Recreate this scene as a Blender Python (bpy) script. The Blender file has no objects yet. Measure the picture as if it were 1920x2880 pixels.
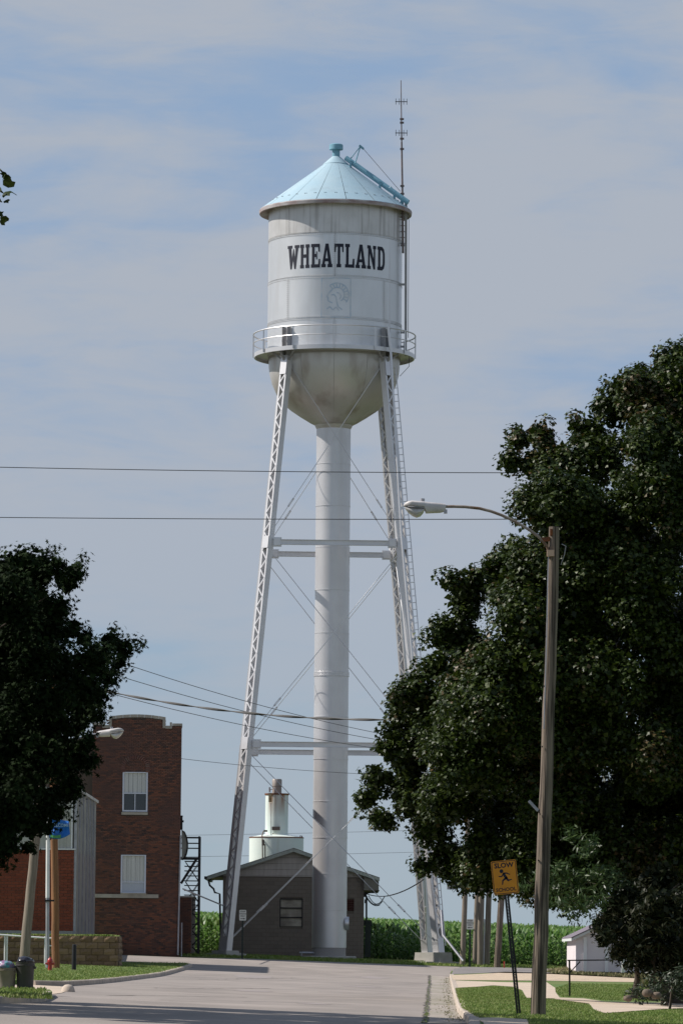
import bpy, bmesh, math, random
import numpy as np
from mathutils import Vector, Matrix
random.seed(7); rng = np.random.default_rng(11)
R_ = math.radians; PI = math.pi
scene = bpy.context.scene
C = scene.collection

# ------------------------------------------------------------------ camera
F = 12600.0                       # focal length in photograph pixels
PITCH, ROLL, EYE = R_(5.67), R_(0.5), 1.6
cam_d = bpy.data.cameras.new('camera'); cam = bpy.data.objects.new('camera', cam_d); C.objects.link(cam)
cam_d.sensor_fit = 'VERTICAL'; cam_d.sensor_height = 36.0; cam_d.lens = 36.0 * F / 2880.0
cam_d.clip_start = 0.5; cam_d.clip_end = 9000
CR = Matrix.Rotation(PI/2 + PITCH, 3, 'X') @ Matrix.Rotation(ROLL, 3, 'Z')
cam.matrix_world = Matrix.Translation((0, 0, EYE)) @ CR.to_4x4()
scene.camera = cam
scene.render.resolution_x, scene.render.resolution_y = 682, 1024

def unp(px, py, Y):               # point of the picture plane -> place at distance Y
    d = CR @ Vector(((px - 960) / F, (1440 - py) / F, -1.0))
    return Vector((0, 0, EYE)) + d * (Y / d.y)

# ------------------------------------------------------------------ light
SUN_EL, SUN_TOWARD = R_(43.5), R_(-7)      # sun from the left
sdir = Vector((-math.cos(SUN_EL) * math.cos(SUN_TOWARD), -math.cos(SUN_EL) * math.sin(SUN_TOWARD), math.sin(SUN_EL)))
sun_d = bpy.data.lights.new('sun', 'SUN'); sun_d.energy = 5.0; sun_d.angle = R_(0.5); sun_d.color = (1.0, 0.94, 0.86)
sun = bpy.data.objects.new('sun', sun_d); C.objects.link(sun)
sun.rotation_euler = sdir.to_track_quat('Z', 'Y').to_euler()
world = bpy.data.worlds.new('World'); scene.world = world; world.use_nodes = True
wn, wl = world.node_tree.nodes, world.node_tree.links
wn.clear()
wo = wn.new('ShaderNodeOutputWorld'); bg = wn.new('ShaderNodeBackground'); bg.inputs[1].default_value = 0.087
sky = wn.new('ShaderNodeTexSky'); sky.sky_type = 'NISHITA'; sky.sun_disc = False
sky.sun_elevation = SUN_EL
sky.sun_rotation = math.atan2(sdir.x, sdir.y)
sky.air_density = 1.0; sky.dust_density = 0.6; sky.ozone_density = 2.0; sky.altitude = 200
tc = wn.new('ShaderNodeTexCoord')
def wmath(op, a, b=None, c=None):
    n = wn.new('ShaderNodeMath'); n.operation = op
    for i, v in enumerate((a, b, c)):
        if v is None: continue
        if isinstance(v, (int, float)): n.inputs[i].default_value = v
        else: wl.new(v, n.inputs[i])
    return n.outputs[0]
def wnoise(scale, sx, sy, sz, detail, off, dist=0.0, rough=0.5):
    m = wn.new('ShaderNodeMapping'); m.inputs['Scale'].default_value = (sx, sy, sz); m.inputs['Location'].default_value = off
    wl.new(tc.outputs['Generated'], m.inputs[0])
    n = wn.new('ShaderNodeTexNoise'); n.inputs['Scale'].default_value = scale; n.inputs['Detail'].default_value = detail
    n.inputs['Distortion'].default_value = dist; n.inputs['Roughness'].default_value = rough
    wl.new(m.outputs[0], n.inputs[0]); return n.outputs['Fac']
OFF = (2.4, 8.1, 0.9)
n1 = wnoise(9.0, 1, 1, 2.6, 8, OFF, 0.3, 0.55)
n2 = wnoise(24.0, 1, 1, 5.0, 8, (3.1, 1.2, 0.7), 0.5, 0.6)
cl = wmath('ADD', wmath('MULTIPLY', n1, 0.72), wmath('MULTIPLY', n2, 0.28))
mr = wn.new('ShaderNodeMapRange'); mr.interpolation_type = 'SMOOTHSTEP'
mr.inputs[1].default_value = 0.33; mr.inputs[2].default_value = 0.555; wl.new(cl, mr.inputs[0])
SKY_BLUE = (2.75, 3.9, 5.7, 1); SKY_CLOUD = (4.25, 4.62, 5.25, 1); SKY_LOW = (3.3, 4.45, 5.2, 1)
sepx = wn.new('ShaderNodeSeparateXYZ'); wl.new(tc.outputs['Generated'], sepx.inputs[0])
low = wn.new('ShaderNodeMapRange'); low.interpolation_type = 'SMOOTHSTEP'
low.inputs[1].default_value = 0.13; low.inputs[2].default_value = -0.01; wl.new(sepx.outputs[2], low.inputs[0])
hz = wn.new('ShaderNodeMix'); hz.data_type = 'RGBA'; hz.inputs[6].default_value = SKY_BLUE; hz.inputs[7].default_value = SKY_LOW
wl.new(low.outputs[0], hz.inputs[0])
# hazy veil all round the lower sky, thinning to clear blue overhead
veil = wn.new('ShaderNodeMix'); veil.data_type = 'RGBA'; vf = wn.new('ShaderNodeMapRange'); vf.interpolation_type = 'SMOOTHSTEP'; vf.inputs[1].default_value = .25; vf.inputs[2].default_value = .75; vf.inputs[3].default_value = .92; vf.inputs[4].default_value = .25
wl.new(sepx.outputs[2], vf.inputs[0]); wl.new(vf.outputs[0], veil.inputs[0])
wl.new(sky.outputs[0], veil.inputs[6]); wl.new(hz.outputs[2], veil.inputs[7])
cm = wn.new('ShaderNodeMix'); cm.data_type = 'RGBA'
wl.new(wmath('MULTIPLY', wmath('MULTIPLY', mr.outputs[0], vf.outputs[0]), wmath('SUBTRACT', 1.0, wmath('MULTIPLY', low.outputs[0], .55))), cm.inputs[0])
wl.new(veil.outputs[2], cm.inputs[6]); cm.inputs[7].default_value = SKY_CLOUD
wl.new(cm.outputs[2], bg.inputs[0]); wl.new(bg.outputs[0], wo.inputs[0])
scene.view_settings.view_transform = 'Standard'; scene.view_settings.look = 'None'
scene.view_settings.gamma = 1; scene.view_settings.use_curve_mapping = False; scene.view_settings.exposure = 0.2

# ------------------------------------------------------------------ materials
MATS = {}
def mat(name, col, rough=0.7, metal=0.0, var=None, vscale=3.0, stretch=(1, 1, 1), island=None, bump=0.0, bscale=20.0,
        translucent=0.0, spec=0.4, objvar=False, streak=None, detail=5):
    m = bpy.data.materials.new(name); m.use_nodes = True; MATS[name] = m
    N, L = m.node_tree.nodes, m.node_tree.links
    p = N['Principled BSDF']; out = N['Material Output']
    p.inputs['Roughness'].default_value = rough; p.inputs['Metallic'].default_value = metal
    p.inputs['Specular IOR Level'].default_value = spec
    cur = None
    def rgb(c):
        n = N.new('ShaderNodeRGB'); n.outputs[0].default_value = (*c, 1); return n.outputs[0]
    cur = rgb(col)
    t = N.new('ShaderNodeTexCoord'); mp = N.new('ShaderNodeMapping'); mp.inputs['Scale'].default_value = stretch
    geo = N.new('ShaderNodeNewGeometry')
    L.new(geo.outputs['Position'], mp.inputs[0])
    def mix(f, a, b):
        n = N.new('ShaderNodeMix'); n.data_type = 'RGBA'; L.new(f, n.inputs[0]); L.new(a, n.inputs[6]); L.new(b, n.inputs[7]); return n.outputs[2]
    def noise(scale, d=5):
        n = N.new('ShaderNodeTexNoise'); n.inputs['Scale'].default_value = scale; n.inputs['Detail'].default_value = d
        L.new(mp.outputs[0], n.inputs[0]); return n.outputs['Fac']
    def rng_(f, a, b):
        n = N.new('ShaderNodeMapRange'); n.inputs[1].default_value = a; n.inputs[2].default_value = b; L.new(f, n.inputs[0]); return n.outputs[0]
    if island:
        o = N.new('ShaderNodeObjectInfo')
        a = N.new('ShaderNodeMath'); a.operation = 'ADD'; L.new(geo.outputs['Random Per Island'], a.inputs[0]); L.new(o.outputs['Random'], a.inputs[1])
        fr = N.new('ShaderNodeMath'); fr.operation = 'FRACT'; L.new(a.outputs[0], fr.inputs[0])
        cr = N.new('ShaderNodeValToRGB'); L.new(fr.outputs[0], cr.inputs[0])
        el = cr.color_ramp.elements
        for i, c in enumerate(island):
            pos = i / max(1, len(island) - 1)
            if i < 2: e = el[i]; e.position = pos
            else: e = el.new(pos)
            e.color = (*c, 1)
        # keep positions ordered
        for i, c in enumerate(island):
            pass
        cur = cr.outputs[0]
    if var:
        cur = mix(rng_(noise(vscale, detail), 0.35, 0.65), cur, rgb(var)) if not island else mix(rng_(noise(vscale, detail), 0.45, 0.75), cur, rgb(var))
    if streak:
        scol, sc, s2, lo, hi = streak
        mp2 = N.new('ShaderNodeMapping'); mp2.inputs['Scale'].default_value = (sc, sc, s2); L.new(geo.outputs['Position'], mp2.inputs[0])
        nn = N.new('ShaderNodeTexNoise'); nn.inputs['Scale'].default_value = 1; nn.inputs['Detail'].default_value = 4; L.new(mp2.outputs[0], nn.inputs[0])
        cur = mix(rng_(nn.outputs['Fac'], lo, hi), cur, rgb(scol))
    L.new(cur, p.inputs['Base Color'])
    if bump:
        b = N.new('ShaderNodeBump'); b.inputs['Strength'].default_value = bump; b.inputs['Distance'].default_value = 0.02
        L.new(noise(bscale), b.inputs['Height']); L.new(b.outputs[0], p.inputs['Normal'])
    if translucent:
        tr = N.new('ShaderNodeBsdfTranslucent'); L.new(cur, tr.inputs[0]); ms = N.new('ShaderNodeMixShader'); ms.inputs[0].default_value = translucent
        L.new(p.outputs[0], ms.inputs[1]); L.new(tr.outputs[0], ms.inputs[2]); L.new(ms.outputs[0], out.inputs[0])
    return m
paint = mat('silver_paint', (.68, .675, .69), .40, .6, var=(.62, .61, .625), vscale=.7, bump=.05, bscale=3, spec=.5)
paint_plate = mat('silver_paint_plates', (.69, .70, .72), .42, .68, var=(.63, .64, .655), vscale=.9, stretch=(1, 1, .5), spec=.5,
                  streak=((.60, .59, .59), 1.6, .15, .55, .8))
paint_stain = mat('stained_silver_paint', (.62, .61, .605), .42, .45, var=(.54, .53, .52), vscale=1.2, streak=((.32, .30, .29), 5.5, .22, .52, .74))
paint_bowl = mat('weathered_silver_paint', (.60, .59, .59), .42, .5, var=(.53, .505, .49), vscale=.45, streak=((.30, .24, .2), .9, .35, .53, .8))
rivetp = mat('rivet_paint', (.48, .47, .47), .5)
paint_dark = mat('dark_grey_steel', (.33, .33, .34), .6, .1, var=(.26, .25, .25), vscale=2)  # brackets, tank ladder and standpipe, a darker grey than the silver paint
seam = mat('seam_grime', (.34, .32, .31), .8)
rustseam = mat('rusty_roof_seam', (.30, .28, .22), .85, var=(.38, .42, .42), vscale=3)
blueroof = mat('pale_blue_roof_paint', (.34, .485, .57), .5, 0, var=(.38, .51, .58), vscale=.9, streak=((.32, .43, .49), 2.0, .6, .55, .8))
bluepaint = mat('blue_steel_paint', (.20, .40, .50), .5, var=(.16, .33, .42), vscale=3)
black = mat('black_lettering', (.012, .014, .03), .6)
fadeblue = mat('faded_blue_print', (.42, .52, .62), .5, .3, var=(.58, .60, .63), vscale=4)
concrete = mat('concrete', (.40, .38, .35), .9, var=(.30, .29, .26), vscale=1.6, bump=.25, bscale=14)
tanconc = mat('tan_concrete', (.56, .45, .35), .9, var=(.46, .38, .30), vscale=.8, bump=.2, bscale=14)
curbc = mat('curb_concrete', (.50, .42, .35), .9, var=(.34, .29, .24), vscale=1.5, bump=.3, bscale=9)
gutterc = mat('gutter_concrete', (.36, .31, .28), .9, var=(.25, .23, .18), vscale=1.2, stretch=(1, .3, 1), bump=.3)
gravel = mat('tan_gravel', (.58, .45, .32), .95, var=(.42, .34, .26), vscale=3, bump=.6, bscale=30)
roadm = mat('worn_road_surface', (.28, .245, .222), .9, var=(.22, .193, .176), vscale=.45, stretch=(1, .25, 1), bump=.2, bscale=18, streak=((.32, .275, .25), .35, .08, .5, .7))
asph = mat('dark_asphalt', (.17, .155, .155), .9, var=(.23, .21, .20), vscale=.8, bump=.3)
tar = mat('road_crack_tar', (.12, .105, .10), .9)
dirt = mat('field_soil', (.10, .085, .05), .95, var=(.06, .08, .03), vscale=.4)
lawn = mat('lawn_turf', (.085, .145, .03), .95, var=(.13, .16, .045), vscale=.7, stretch=(1, .4, 1), bump=.6, bscale=25)
blade = mat('grass_blades', (.1, .2, .04), .6, island=[(.10, .17, .025), (.16, .25, .045), (.23, .27, .08)], var=(.25, .26, .09), vscale=.9, translucent=.25)
dryblade = mat('dry_grass_blades', (.2, .2, .08), .7, island=[(.12, .14, .04), (.2, .18, .09), (.26, .22, .12)], translucent=.2)
cornm = mat('corn_leaves', (.08, .15, .04), .42, island=[(.07, .16, .03), (.12, .24, .05), (.17, .29, .07), (.26, .34, .15)], translucent=.42, spec=.5)
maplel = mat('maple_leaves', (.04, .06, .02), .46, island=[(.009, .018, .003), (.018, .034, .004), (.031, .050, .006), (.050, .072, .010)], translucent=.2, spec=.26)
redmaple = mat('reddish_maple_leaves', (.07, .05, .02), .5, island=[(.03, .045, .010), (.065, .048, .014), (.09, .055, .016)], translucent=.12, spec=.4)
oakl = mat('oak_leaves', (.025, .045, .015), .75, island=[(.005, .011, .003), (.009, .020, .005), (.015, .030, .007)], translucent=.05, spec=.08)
ashl = mat('ash_leaves', (.05, .085, .03), .4, island=[(.02, .045, .012), (.038, .07, .02), (.06, .095, .03)], translucent=.2, spec=.3)
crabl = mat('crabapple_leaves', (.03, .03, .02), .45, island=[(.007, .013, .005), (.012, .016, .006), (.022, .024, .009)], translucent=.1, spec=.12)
bark = mat('bark', (.09, .07, .055), .95, var=(.05, .04, .032), vscale=5, stretch=(1, 1, .3), bump=.8, bscale=12)
woodg = mat('grey_weathered_wood', (.225, .18, .14), .9, var=(.12, .095, .075), vscale=9, stretch=(3, 3, .12), bump=1.0, bscale=10, streak=((.05, .038, .03), 22, .45, .50, .58))
woodb = mat('pale_weathered_wood', (.26, .22, .18), .9, var=(.17, .14, .11), vscale=6, stretch=(3, 3, .15), bump=.7)
woodo = mat('orange_treated_wood', (.29, .135, .06), .85, var=(.19, .09, .045), vscale=5, stretch=(3, 3, .2), bump=.6)
mortar = mat('brick_mortar', (.13, .10, .085), .95)
brickm = mat('dark_red_brick', (.2, .08, .05), .9, island=[(.06, .042, .038), (.15, .068, .046), (.21, .085, .052), (.09, .05, .042), (.18, .088, .06)], bump=.4, var=(.11, .06, .05), vscale=.7)
brickr = mat('orange_red_brick', (.32, .09, .045), .9, island=[(.20, .052, .028), (.25, .065, .034), (.17, .048, .028)], bump=.4)
mortar_r = mat('pale_mortar', (.22, .15, .12), .95)
stonec = mat('limestone_coping', (.42, .38, .32), .85, var=(.30, .27, .23), vscale=2, bump=.3)
retstone = mat('split_face_block', (.30, .19, .11), .95, island=[(.15, .095, .06), (.20, .13, .08), (.25, .165, .105)], bump=1.0, bscale=14)
cmu = mat('grey_brown_block', (.16, .15, .135), .9, island=[(.175, .15, .13), (.205, .175, .15), (.19, .16, .138)], bump=.4)
cmum = mat('block_mortar', (.14, .12, .10), .9)
siding = mat('grey_gable_siding', (.48, .44, .42), .7, var=(.41, .37, .35), vscale=2, stretch=(4, 4, .5))
fascia = mat('grey_green_fascia', (.42, .46, .42), .6, var=(.34, .37, .34), vscale=4)
shingle = mat('brown_shingles', (.13, .11, .10), .9, var=(.09, .08, .07), vscale=6)
cream = mat('cream_metal_siding', (.52, .51, .46), .6, var=(.42, .41, .38), vscale=1, stretch=(2, 2, .3))
white = mat('white_paint', (.78, .77, .78), .5, var=(.70, .69, .69), vscale=2)
winwhite = mat('window_frame_paint', (.62, .64, .72), .5)
blind = mat('closed_blind', (.60, .60, .57), .8, var=(.50, .50, .48), vscale=14, stretch=(1, 1, .05))
glass = mat('dark_window_glass', (.02, .025, .03), .08, spec=.8)
frost = mat('frosted_pane', (.42, .38, .32), .5, var=(.28, .25, .21), vscale=2.2, streak=((.16, .14, .12), .9, 2.5, .48, .7))
blacksteel = mat('black_steel', (.018, .017, .02), .5, .2)
wirem = mat('black_cable', (.015, .015, .018), .6)
thinwire = mat('weathered_wire', (.07, .07, .075), .6)
greensteel = mat('dark_green_post', (.02, .03, .025), .6)
galv = mat('galvanised_steel', (.42, .42, .45), .45, .5, var=(.33, .33, .36), vscale=3)
armm = mat('brown_grey_pipe', (.30, .26, .22), .6, .2, var=(.16, .10, .06), vscale=4)
lampm = mat('lamp_housing_paint', (.60, .575, .57), .5, var=(.50, .47, .46), vscale=5)
lens = mat('cloudy_lamp_glass', (.46, .44, .42), .18, var=(.62, .6, .58), vscale=9, spec=.8)
signo = mat('orange_sign_sheet', (.74, .29, .012), .45, var=(.66, .25, .012), vscale=5)
signw = mat('white_sign_sheet', (.66, .66, .60), .5)
tankw = mat('pale_green_tank_paint', (.66, .76, .72), .45, var=(.72, .78, .74), vscale=1, streak=((.50, .50, .40), 1.6, .2, .6, .8))
rust = mat('rust', (.22, .07, .02), .9, var=(.12, .05, .03), vscale=5)
tanbox = mat('tan_enamel', (.42, .33, .2), .6, var=(.3, .16, .06), vscale=6)
redp = mat('hydrant_red', (.42, .02, .012), .3, var=(.3, .015, .012), vscale=8, spec=.7)
bluef = mat('blue_banner', (.01, .16, .55), .6, var=(.01, .10, .38), vscale=3)
greenf = mat('green_banner_print', (.08, .30, .12), .7)
cangrey = mat('tan_grey_plastic', (.27, .22, .19), .6, var=(.22, .18, .15), vscale=4)
candark = mat('dark_grey_plastic', (.045, .042, .042), .55, var=(.06, .055, .055), vscale=4)
bagblack = mat('black_bag', (.012, .010, .016), .18, spec=.8)
bagteal = mat('teal_bag', (.04, .30, .30), .4, var=(.25, .10, .22), vscale=9)
tarp = mat('pale_hood', (.40, .41, .36), .6, var=(.2, .22, .2), vscale=5, stretch=(1, 1, .2))

# ------------------------------------------------------------------ mesh helpers
class MB:
    def __init__(s): s.v = []; s.f = []
    def add(s, vs, fs):
        o = len(s.v); s.v += [Vector(x) for x in vs]; s.f += [tuple(i + o for i in f) for f in fs]
    def box(s, c, size, M=None):
        hx, hy, hz = size[0]/2, size[1]/2, size[2]/2
        vs = [Vector((x, y, z)) for x in (-hx, hx) for y in (-hy, hy) for z in (-hz, hz)]
        if M is not None: vs = [M @ v for v in vs]
        s.add([v + Vector(c) for v in vs], [(0, 1, 3, 2), (4, 6, 7, 5), (0, 4, 5, 1), (2, 3, 7, 6), (0, 2, 6, 4), (1, 5, 7, 3)])
    def bx(s, x0, x1, y0, y1, z0, z1): s.box(((x0+x1)/2, (y0+y1)/2, (z0+z1)/2), (x1-x0, y1-y0, z1-z0))
    def frame(s, p0, p1, up=None):
        d = (Vector(p1) - Vector(p0)).normalized(); u = Vector(up) if up is not None else Vector((0, 0, 1))
        if abs(d.dot(u)) > .98 and up is None: u = Vector((0, 1, 0))
        a = d.cross(u).normalized(); b = a.cross(d).normalized(); return d, a, b
    def beam(s, p0, p1, w, h, up=None):      # w along cross(d,up), h along up
        p0, p1 = Vector(p0), Vector(p1); d, a, b = s.frame(p0, p1, up)
        vs = [p + a*i*w/2 + b*j*h/2 for p in (p0, p1) for i, j in ((-1, -1), (1, -1), (1, 1), (-1, 1))]
        s.add(vs, [(3, 2, 1, 0), (4, 5, 6, 7), (0, 1, 5, 4), (1, 2, 6, 5), (2, 3, 7, 6), (3, 0, 4, 7)])
    def tube(s, pts, r, n=8, cap=True):
        pts = [Vector(p) for p in pts]; rs = r if isinstance(r, (list, tuple)) else [r]*len(pts)
        o = len(s.v); a = None
        for i, p in enumerate(pts):
            d = (pts[min(i+1, len(pts)-1)] - pts[max(i-1, 0)]).normalized()
            if a is None:
                u = Vector((0, 0, 1)) if abs(d.z) < .9 else Vector((0, 1, 0)); a = d.cross(u).normalized()
            else: a = (a - d * a.dot(d)).normalized()
            b = d.cross(a)
            for k in range(n):
                t = 2*PI*k/n; s.v.append(p + (a*math.cos(t) + b*math.sin(t)) * rs[i])
        for i in range(len(pts)-1):
            for k in range(n):
                s.f.append((o+i*n+k, o+i*n+(k+1) % n, o+(i+1)*n+(k+1) % n, o+(i+1)*n+k))
        if cap:
            s.f.append(tuple(o+k for k in range(n))[::-1]); s.f.append(tuple(o+(len(pts)-1)*n+k for k in range(n)))
    def lathe(s, prof, n=48, c=(0, 0, 0), a0=0, a1=2*PI):
        full = abs(a1-a0-2*PI) < 1e-6; m = n if full else n+1; o = len(s.v); c = Vector(c)
        for r, z in prof:
            for k in range(m):
                t = a0 + (a1-a0)*k/n; s.v.append(c + Vector((r*math.cos(t), r*math.sin(t), z)))
        for i in range(len(prof)-1):
            for k in range(n):
                k2 = (k+1) % m
                s.f.append((o+i*m+k, o+i*m+k2, o+(i+1)*m+k2, o+(i+1)*m+k))
    def prism(s, poly, axis_vec, M=None):    # poly list of 3D points
        o = len(s.v); n = len(poly); av = Vector(axis_vec)
        s.v += [Vector(p) for p in poly] + [Vector(p) + av for p in poly]
        s.f.append(tuple(range(o, o+n))); s.f.append(tuple(range(o+2*n-1, o+n-1, -1)))
        for i in range(n): s.f.append((o+i, o+(i+1) % n, o+n+(i+1) % n, o+n+i))
def wloc(o):
    L = Vector((0, 0, 0))
    while o is not None: L += o.location; o = o.parent
    return L
def link(name, me, m, parent=None, smooth=False, kind=None):
    o = bpy.data.objects.new(name, me); C.objects.link(o)
    if m is not None and not me.materials: me.materials.append(m)
    if parent is not None: o.parent = parent
    if smooth: me.shade_smooth()
    if kind: o['kind'] = kind
    return o
def obj(name, mb, m, parent=None, smooth=False, kind=None, angle=None):
    L = wloc(parent) if parent is not None else Vector((0, 0, 0))
    me = bpy.data.meshes.new(name); me.from_pydata([tuple(v - L) for v in mb.v], [], mb.f); me.update()
    if smooth:
        bm = bmesh.new(); bm.from_mesh(me)
        bmesh.ops.recalc_face_normals(bm, faces=bm.faces)
        for e in bm.edges:
            if len(e.link_faces) == 2 and e.calc_face_angle(0) > R_(angle or 35): e.smooth = False
        bm.to_mesh(me); bm.free()
    return link(name, me, m, parent, smooth, kind)
def tag(o, label, cat, group=None, kind=None):
    o['label'] = label; o['category'] = cat
    if group: o['group'] = group
    if kind: o['kind'] = kind
    return o
def thing(name, label, cat, loc, group=None):
    o = bpy.data.objects.new(name, None); C.objects.link(o); o.location = loc; o.empty_display_size = .2
    return tag(o, label, cat, group)
def structure(o): o['kind'] = 'structure'; return o

# ------------------------------------------------------------------ terrain
KX = -0.03
gt = [(-60, -1.6), (20, -1.45), (50, -1.2), (70, -1.06), (82, -1.045), (105, -1.0), (130, -1.0), (160, -.95), (180, -.80), (190, -.72), (200, -.57), (213, -.25),
      (225, -.14), (234, -.22), (242, -.22), (270, .25), (300, .56), (316, .50), (360, -.6), (600, -4), (6000, -14)]
gx, gy = np.array([a for a, b in gt], float), np.array([b for a, b in gt], float)
YB = list(range(-60, 320, 2)) + [330, 345, 360, 400, 600, 1500, 6000]
sm = []
for y in YB:
    w = [np.interp(y + d, gx, gy) for d in (-6, -3, 0, 3, 6)] if y < 320 else [np.interp(y, gx, gy)]
    sm.append(sum(w) / len(w) + EYE)
YB_a, ZB = np.array(YB, float), np.array(sm)
def G(x, y): return float(np.interp(y, YB_a, ZB)) + KX * max(-30, min(30, x))
def gp(px, py, h=0.0):            # place on the ground seen at a point of the picture
    lo, hi = 40.0, 236.0
    def e(Y): p = unp(px, py, Y); return p.z - (G(p.x, Y) + h)
    Y = lo
    while Y < hi and e(Y) > 0: Y += .5
    a, b = Y - .5, Y
    for _ in range(30):
        m = (a+b)/2
        if e(m) > 0: a = m
        else: b = m
    p = unp(px, py, a); return Vector((p.x, a, G(p.x, a) + h))
def sheet(name, poly, m, h=0.0, skirt=0.0, kind='structure', parent=None):
    bm = bmesh.new()
    bm.faces.new([bm.verts.new((p[0], p[1], 0)) for p in poly])
    ys = [p[1] for p in poly]
    for x in (-30, 30):
        bmesh.ops.bisect_plane(bm, geom=bm.verts[:]+bm.edges[:]+bm.faces[:], plane_co=(x, 0, 0), plane_no=(1, 0, 0))
    for y in YB:
        if min(ys) < y < max(ys):
            bmesh.ops.bisect_plane(bm, geom=bm.verts[:]+bm.edges[:]+bm.faces[:], plane_co=(0, y, 0), plane_no=(0, 1, 0))
    if skirt:
        be = [e for e in bm.edges if len(e.link_faces) == 1]
        r = bmesh.ops.extrude_edge_only(bm, edges=be); low = {v for v in r['geom'] if isinstance(v, bmesh.types.BMVert)}
    else: low = set()
    for v in bm.verts: v.co.z = G(v.co.x, v.co.y) + h - (skirt if v in low else 0)
    bmesh.ops.recalc_face_normals(bm, faces=bm.faces)
    me = bpy.data.meshes.new(name); bm.to_mesh(me); bm.free()
    o = link(name, me, m, parent); 
    if kind: o['kind'] = kind
    return o
# ground sheet
mb = MB(); XB = [-3000, -300, -30, -15, 0, 15, 30, 300, 3000]
for y in YB:
    for x in XB: mb.v.append(Vector((x, y, G(x, y))))
nx = len(XB)
for j in range(len(YB)-1):
    for i in range(nx-1): mb.f.append((j*nx+i, j*nx+i+1, (j+1)*nx+i+1, (j+1)*nx+i))
structure(obj('ground', mb, dirt))
# right kerb line (world), from the near road to the field
rk = [Vector((.55, 8, 0)), Vector((1.5, 50, 0))] + [gp(x, y) for x, y in ((1316, 2879), (1298, 2862), (1286, 2846), (1281, 2825), (1275, 2800), (1270, 2778), (1266, 2760), (1264, 2748))]
lk = [gp(x, y) for x, y in ((100, 2772), (190, 2774), (270, 2768), (400, 2753), (470, 2742), (515, 2729), (541, 2719))]
road_poly = [p.xy for p in rk] + [gp(1266, 2735).xy, gp(1290, 2722).xy, gp(1300, 2716).xy]
road_poly += [(7.0, 214.5), (-4.5, 214.5), (-6.6, 211), (-14, 211), (-14, 196)]
road_poly += [gp(330, 2716).xy] + [p.xy for p in reversed(lk)] + [(-13.5, 145), (-25, 140), (-25, 8)]
sheet('road', road_poly, roadm, .004)
# kerbs
def kerb(name, pts, side, label_h=.13, w=.17, m=None):
    dense = []
    for a, b in zip(pts[:-1], pts[1:]):
        n = max(1, int((b - a).length / 2.0))
        dense += [a.lerp(b, i/n) for i in range(n)]
    dense.append(pts[-1]); mb = MB(); o = 0
    for i, p in enumerate(dense):
        d = (dense[min(i+1, len(dense)-1)] - dense[max(i-1, 0)]); d.z = 0; d.normalize(); nrm = Vector((d.y, -d.x, 0)) * side
        for off, z in ((-.02, -.05), (0, label_h-.02), (.03, label_h), (w, label_h), (w, -.05)):
            q = p + nrm*off; mb.v.append(Vector((q.x, q.y, G(q.x, q.y) + z + random.uniform(-.003, .003))))
    n = len(dense)
    for i in range(n-1):
        for k in range(5): mb.f.append((i*5+k, i*5+(k+1) % 5, (i+1)*5+(k+1) % 5, (i+1)*5+k))
    mb.f.append((0, 1, 2, 3, 4)); mb.f.append(tuple((n-1)*5+k for k in (4, 3, 2, 1, 0)))
    return structure(obj(name, mb, m or curbc))
kerb('kerb', rk, 1); kerb('kerb', lk, -1)
nk = [Vector((-24, gp(10, 2823).y - .4, 0)), gp(0, 2823), gp(80, 2822), gp(125, 2817), gp(146, 2806)]
kerb('kerb', nk, -1)
# lawns and paving on the right of the kerb
H = .12
lawn_r = [p.xy + Vector((.16, 0)) for p in rk] + [gp(1268, 2738, 0).xy, (10, 196), (40, 196), (40, 8)]
sheet('lawn', lawn_r, lawn, H, skirt=.2)
def pxsheet(name, pts, m, h, **k): return sheet(name, [gp(x, y, h).xy for x, y in pts], m, h, **k)
pxsheet('driveway', [(1272, 2757), (1400, 2762), (1530, 2764), (1530, 2758), (1560, 2778), (1561, 2790), (1575, 2808), (1480, 2806), (1468, 2785), (1445, 2775), (1385, 2771), (1278, 2778)], tanconc, H+.006)
pxsheet('gravel_verge', [(1268, 2742), (1400, 2736), (1520, 2738), (1660, 2745), (1800, 2752), (1800, 2762), (1640, 2760), (1530, 2758), (1400, 2757), (1272, 2756)], gravel, H+.010)
pxsheet('side_road', [(1276, 2724), (1300, 2719), (1460, 2722), (1620, 2727), (1780, 2733), (1800, 2738), (1560, 2737), (1420, 2733), (1268, 2740)], asph, H+.006)
pxsheet('sidewalk', [(1555, 2805), (1640, 2808), (1700, 2817), (1860, 2820), (1950, 2822), (1950, 2834), (1850, 2838), (1700, 2849), (1670, 2840), (1655, 2822), (1560, 2810)], tanconc, H+.012)
sheet('sidewalk', [(2.0, 60), (3.45, 60), gp(1487, 2879, H).xy, gp(1480, 2868, H).xy, gp(1400, 2863, H).xy, gp(1335, 2864, H).xy, (2.3, 71)], tanconc, H+.008)
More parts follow.
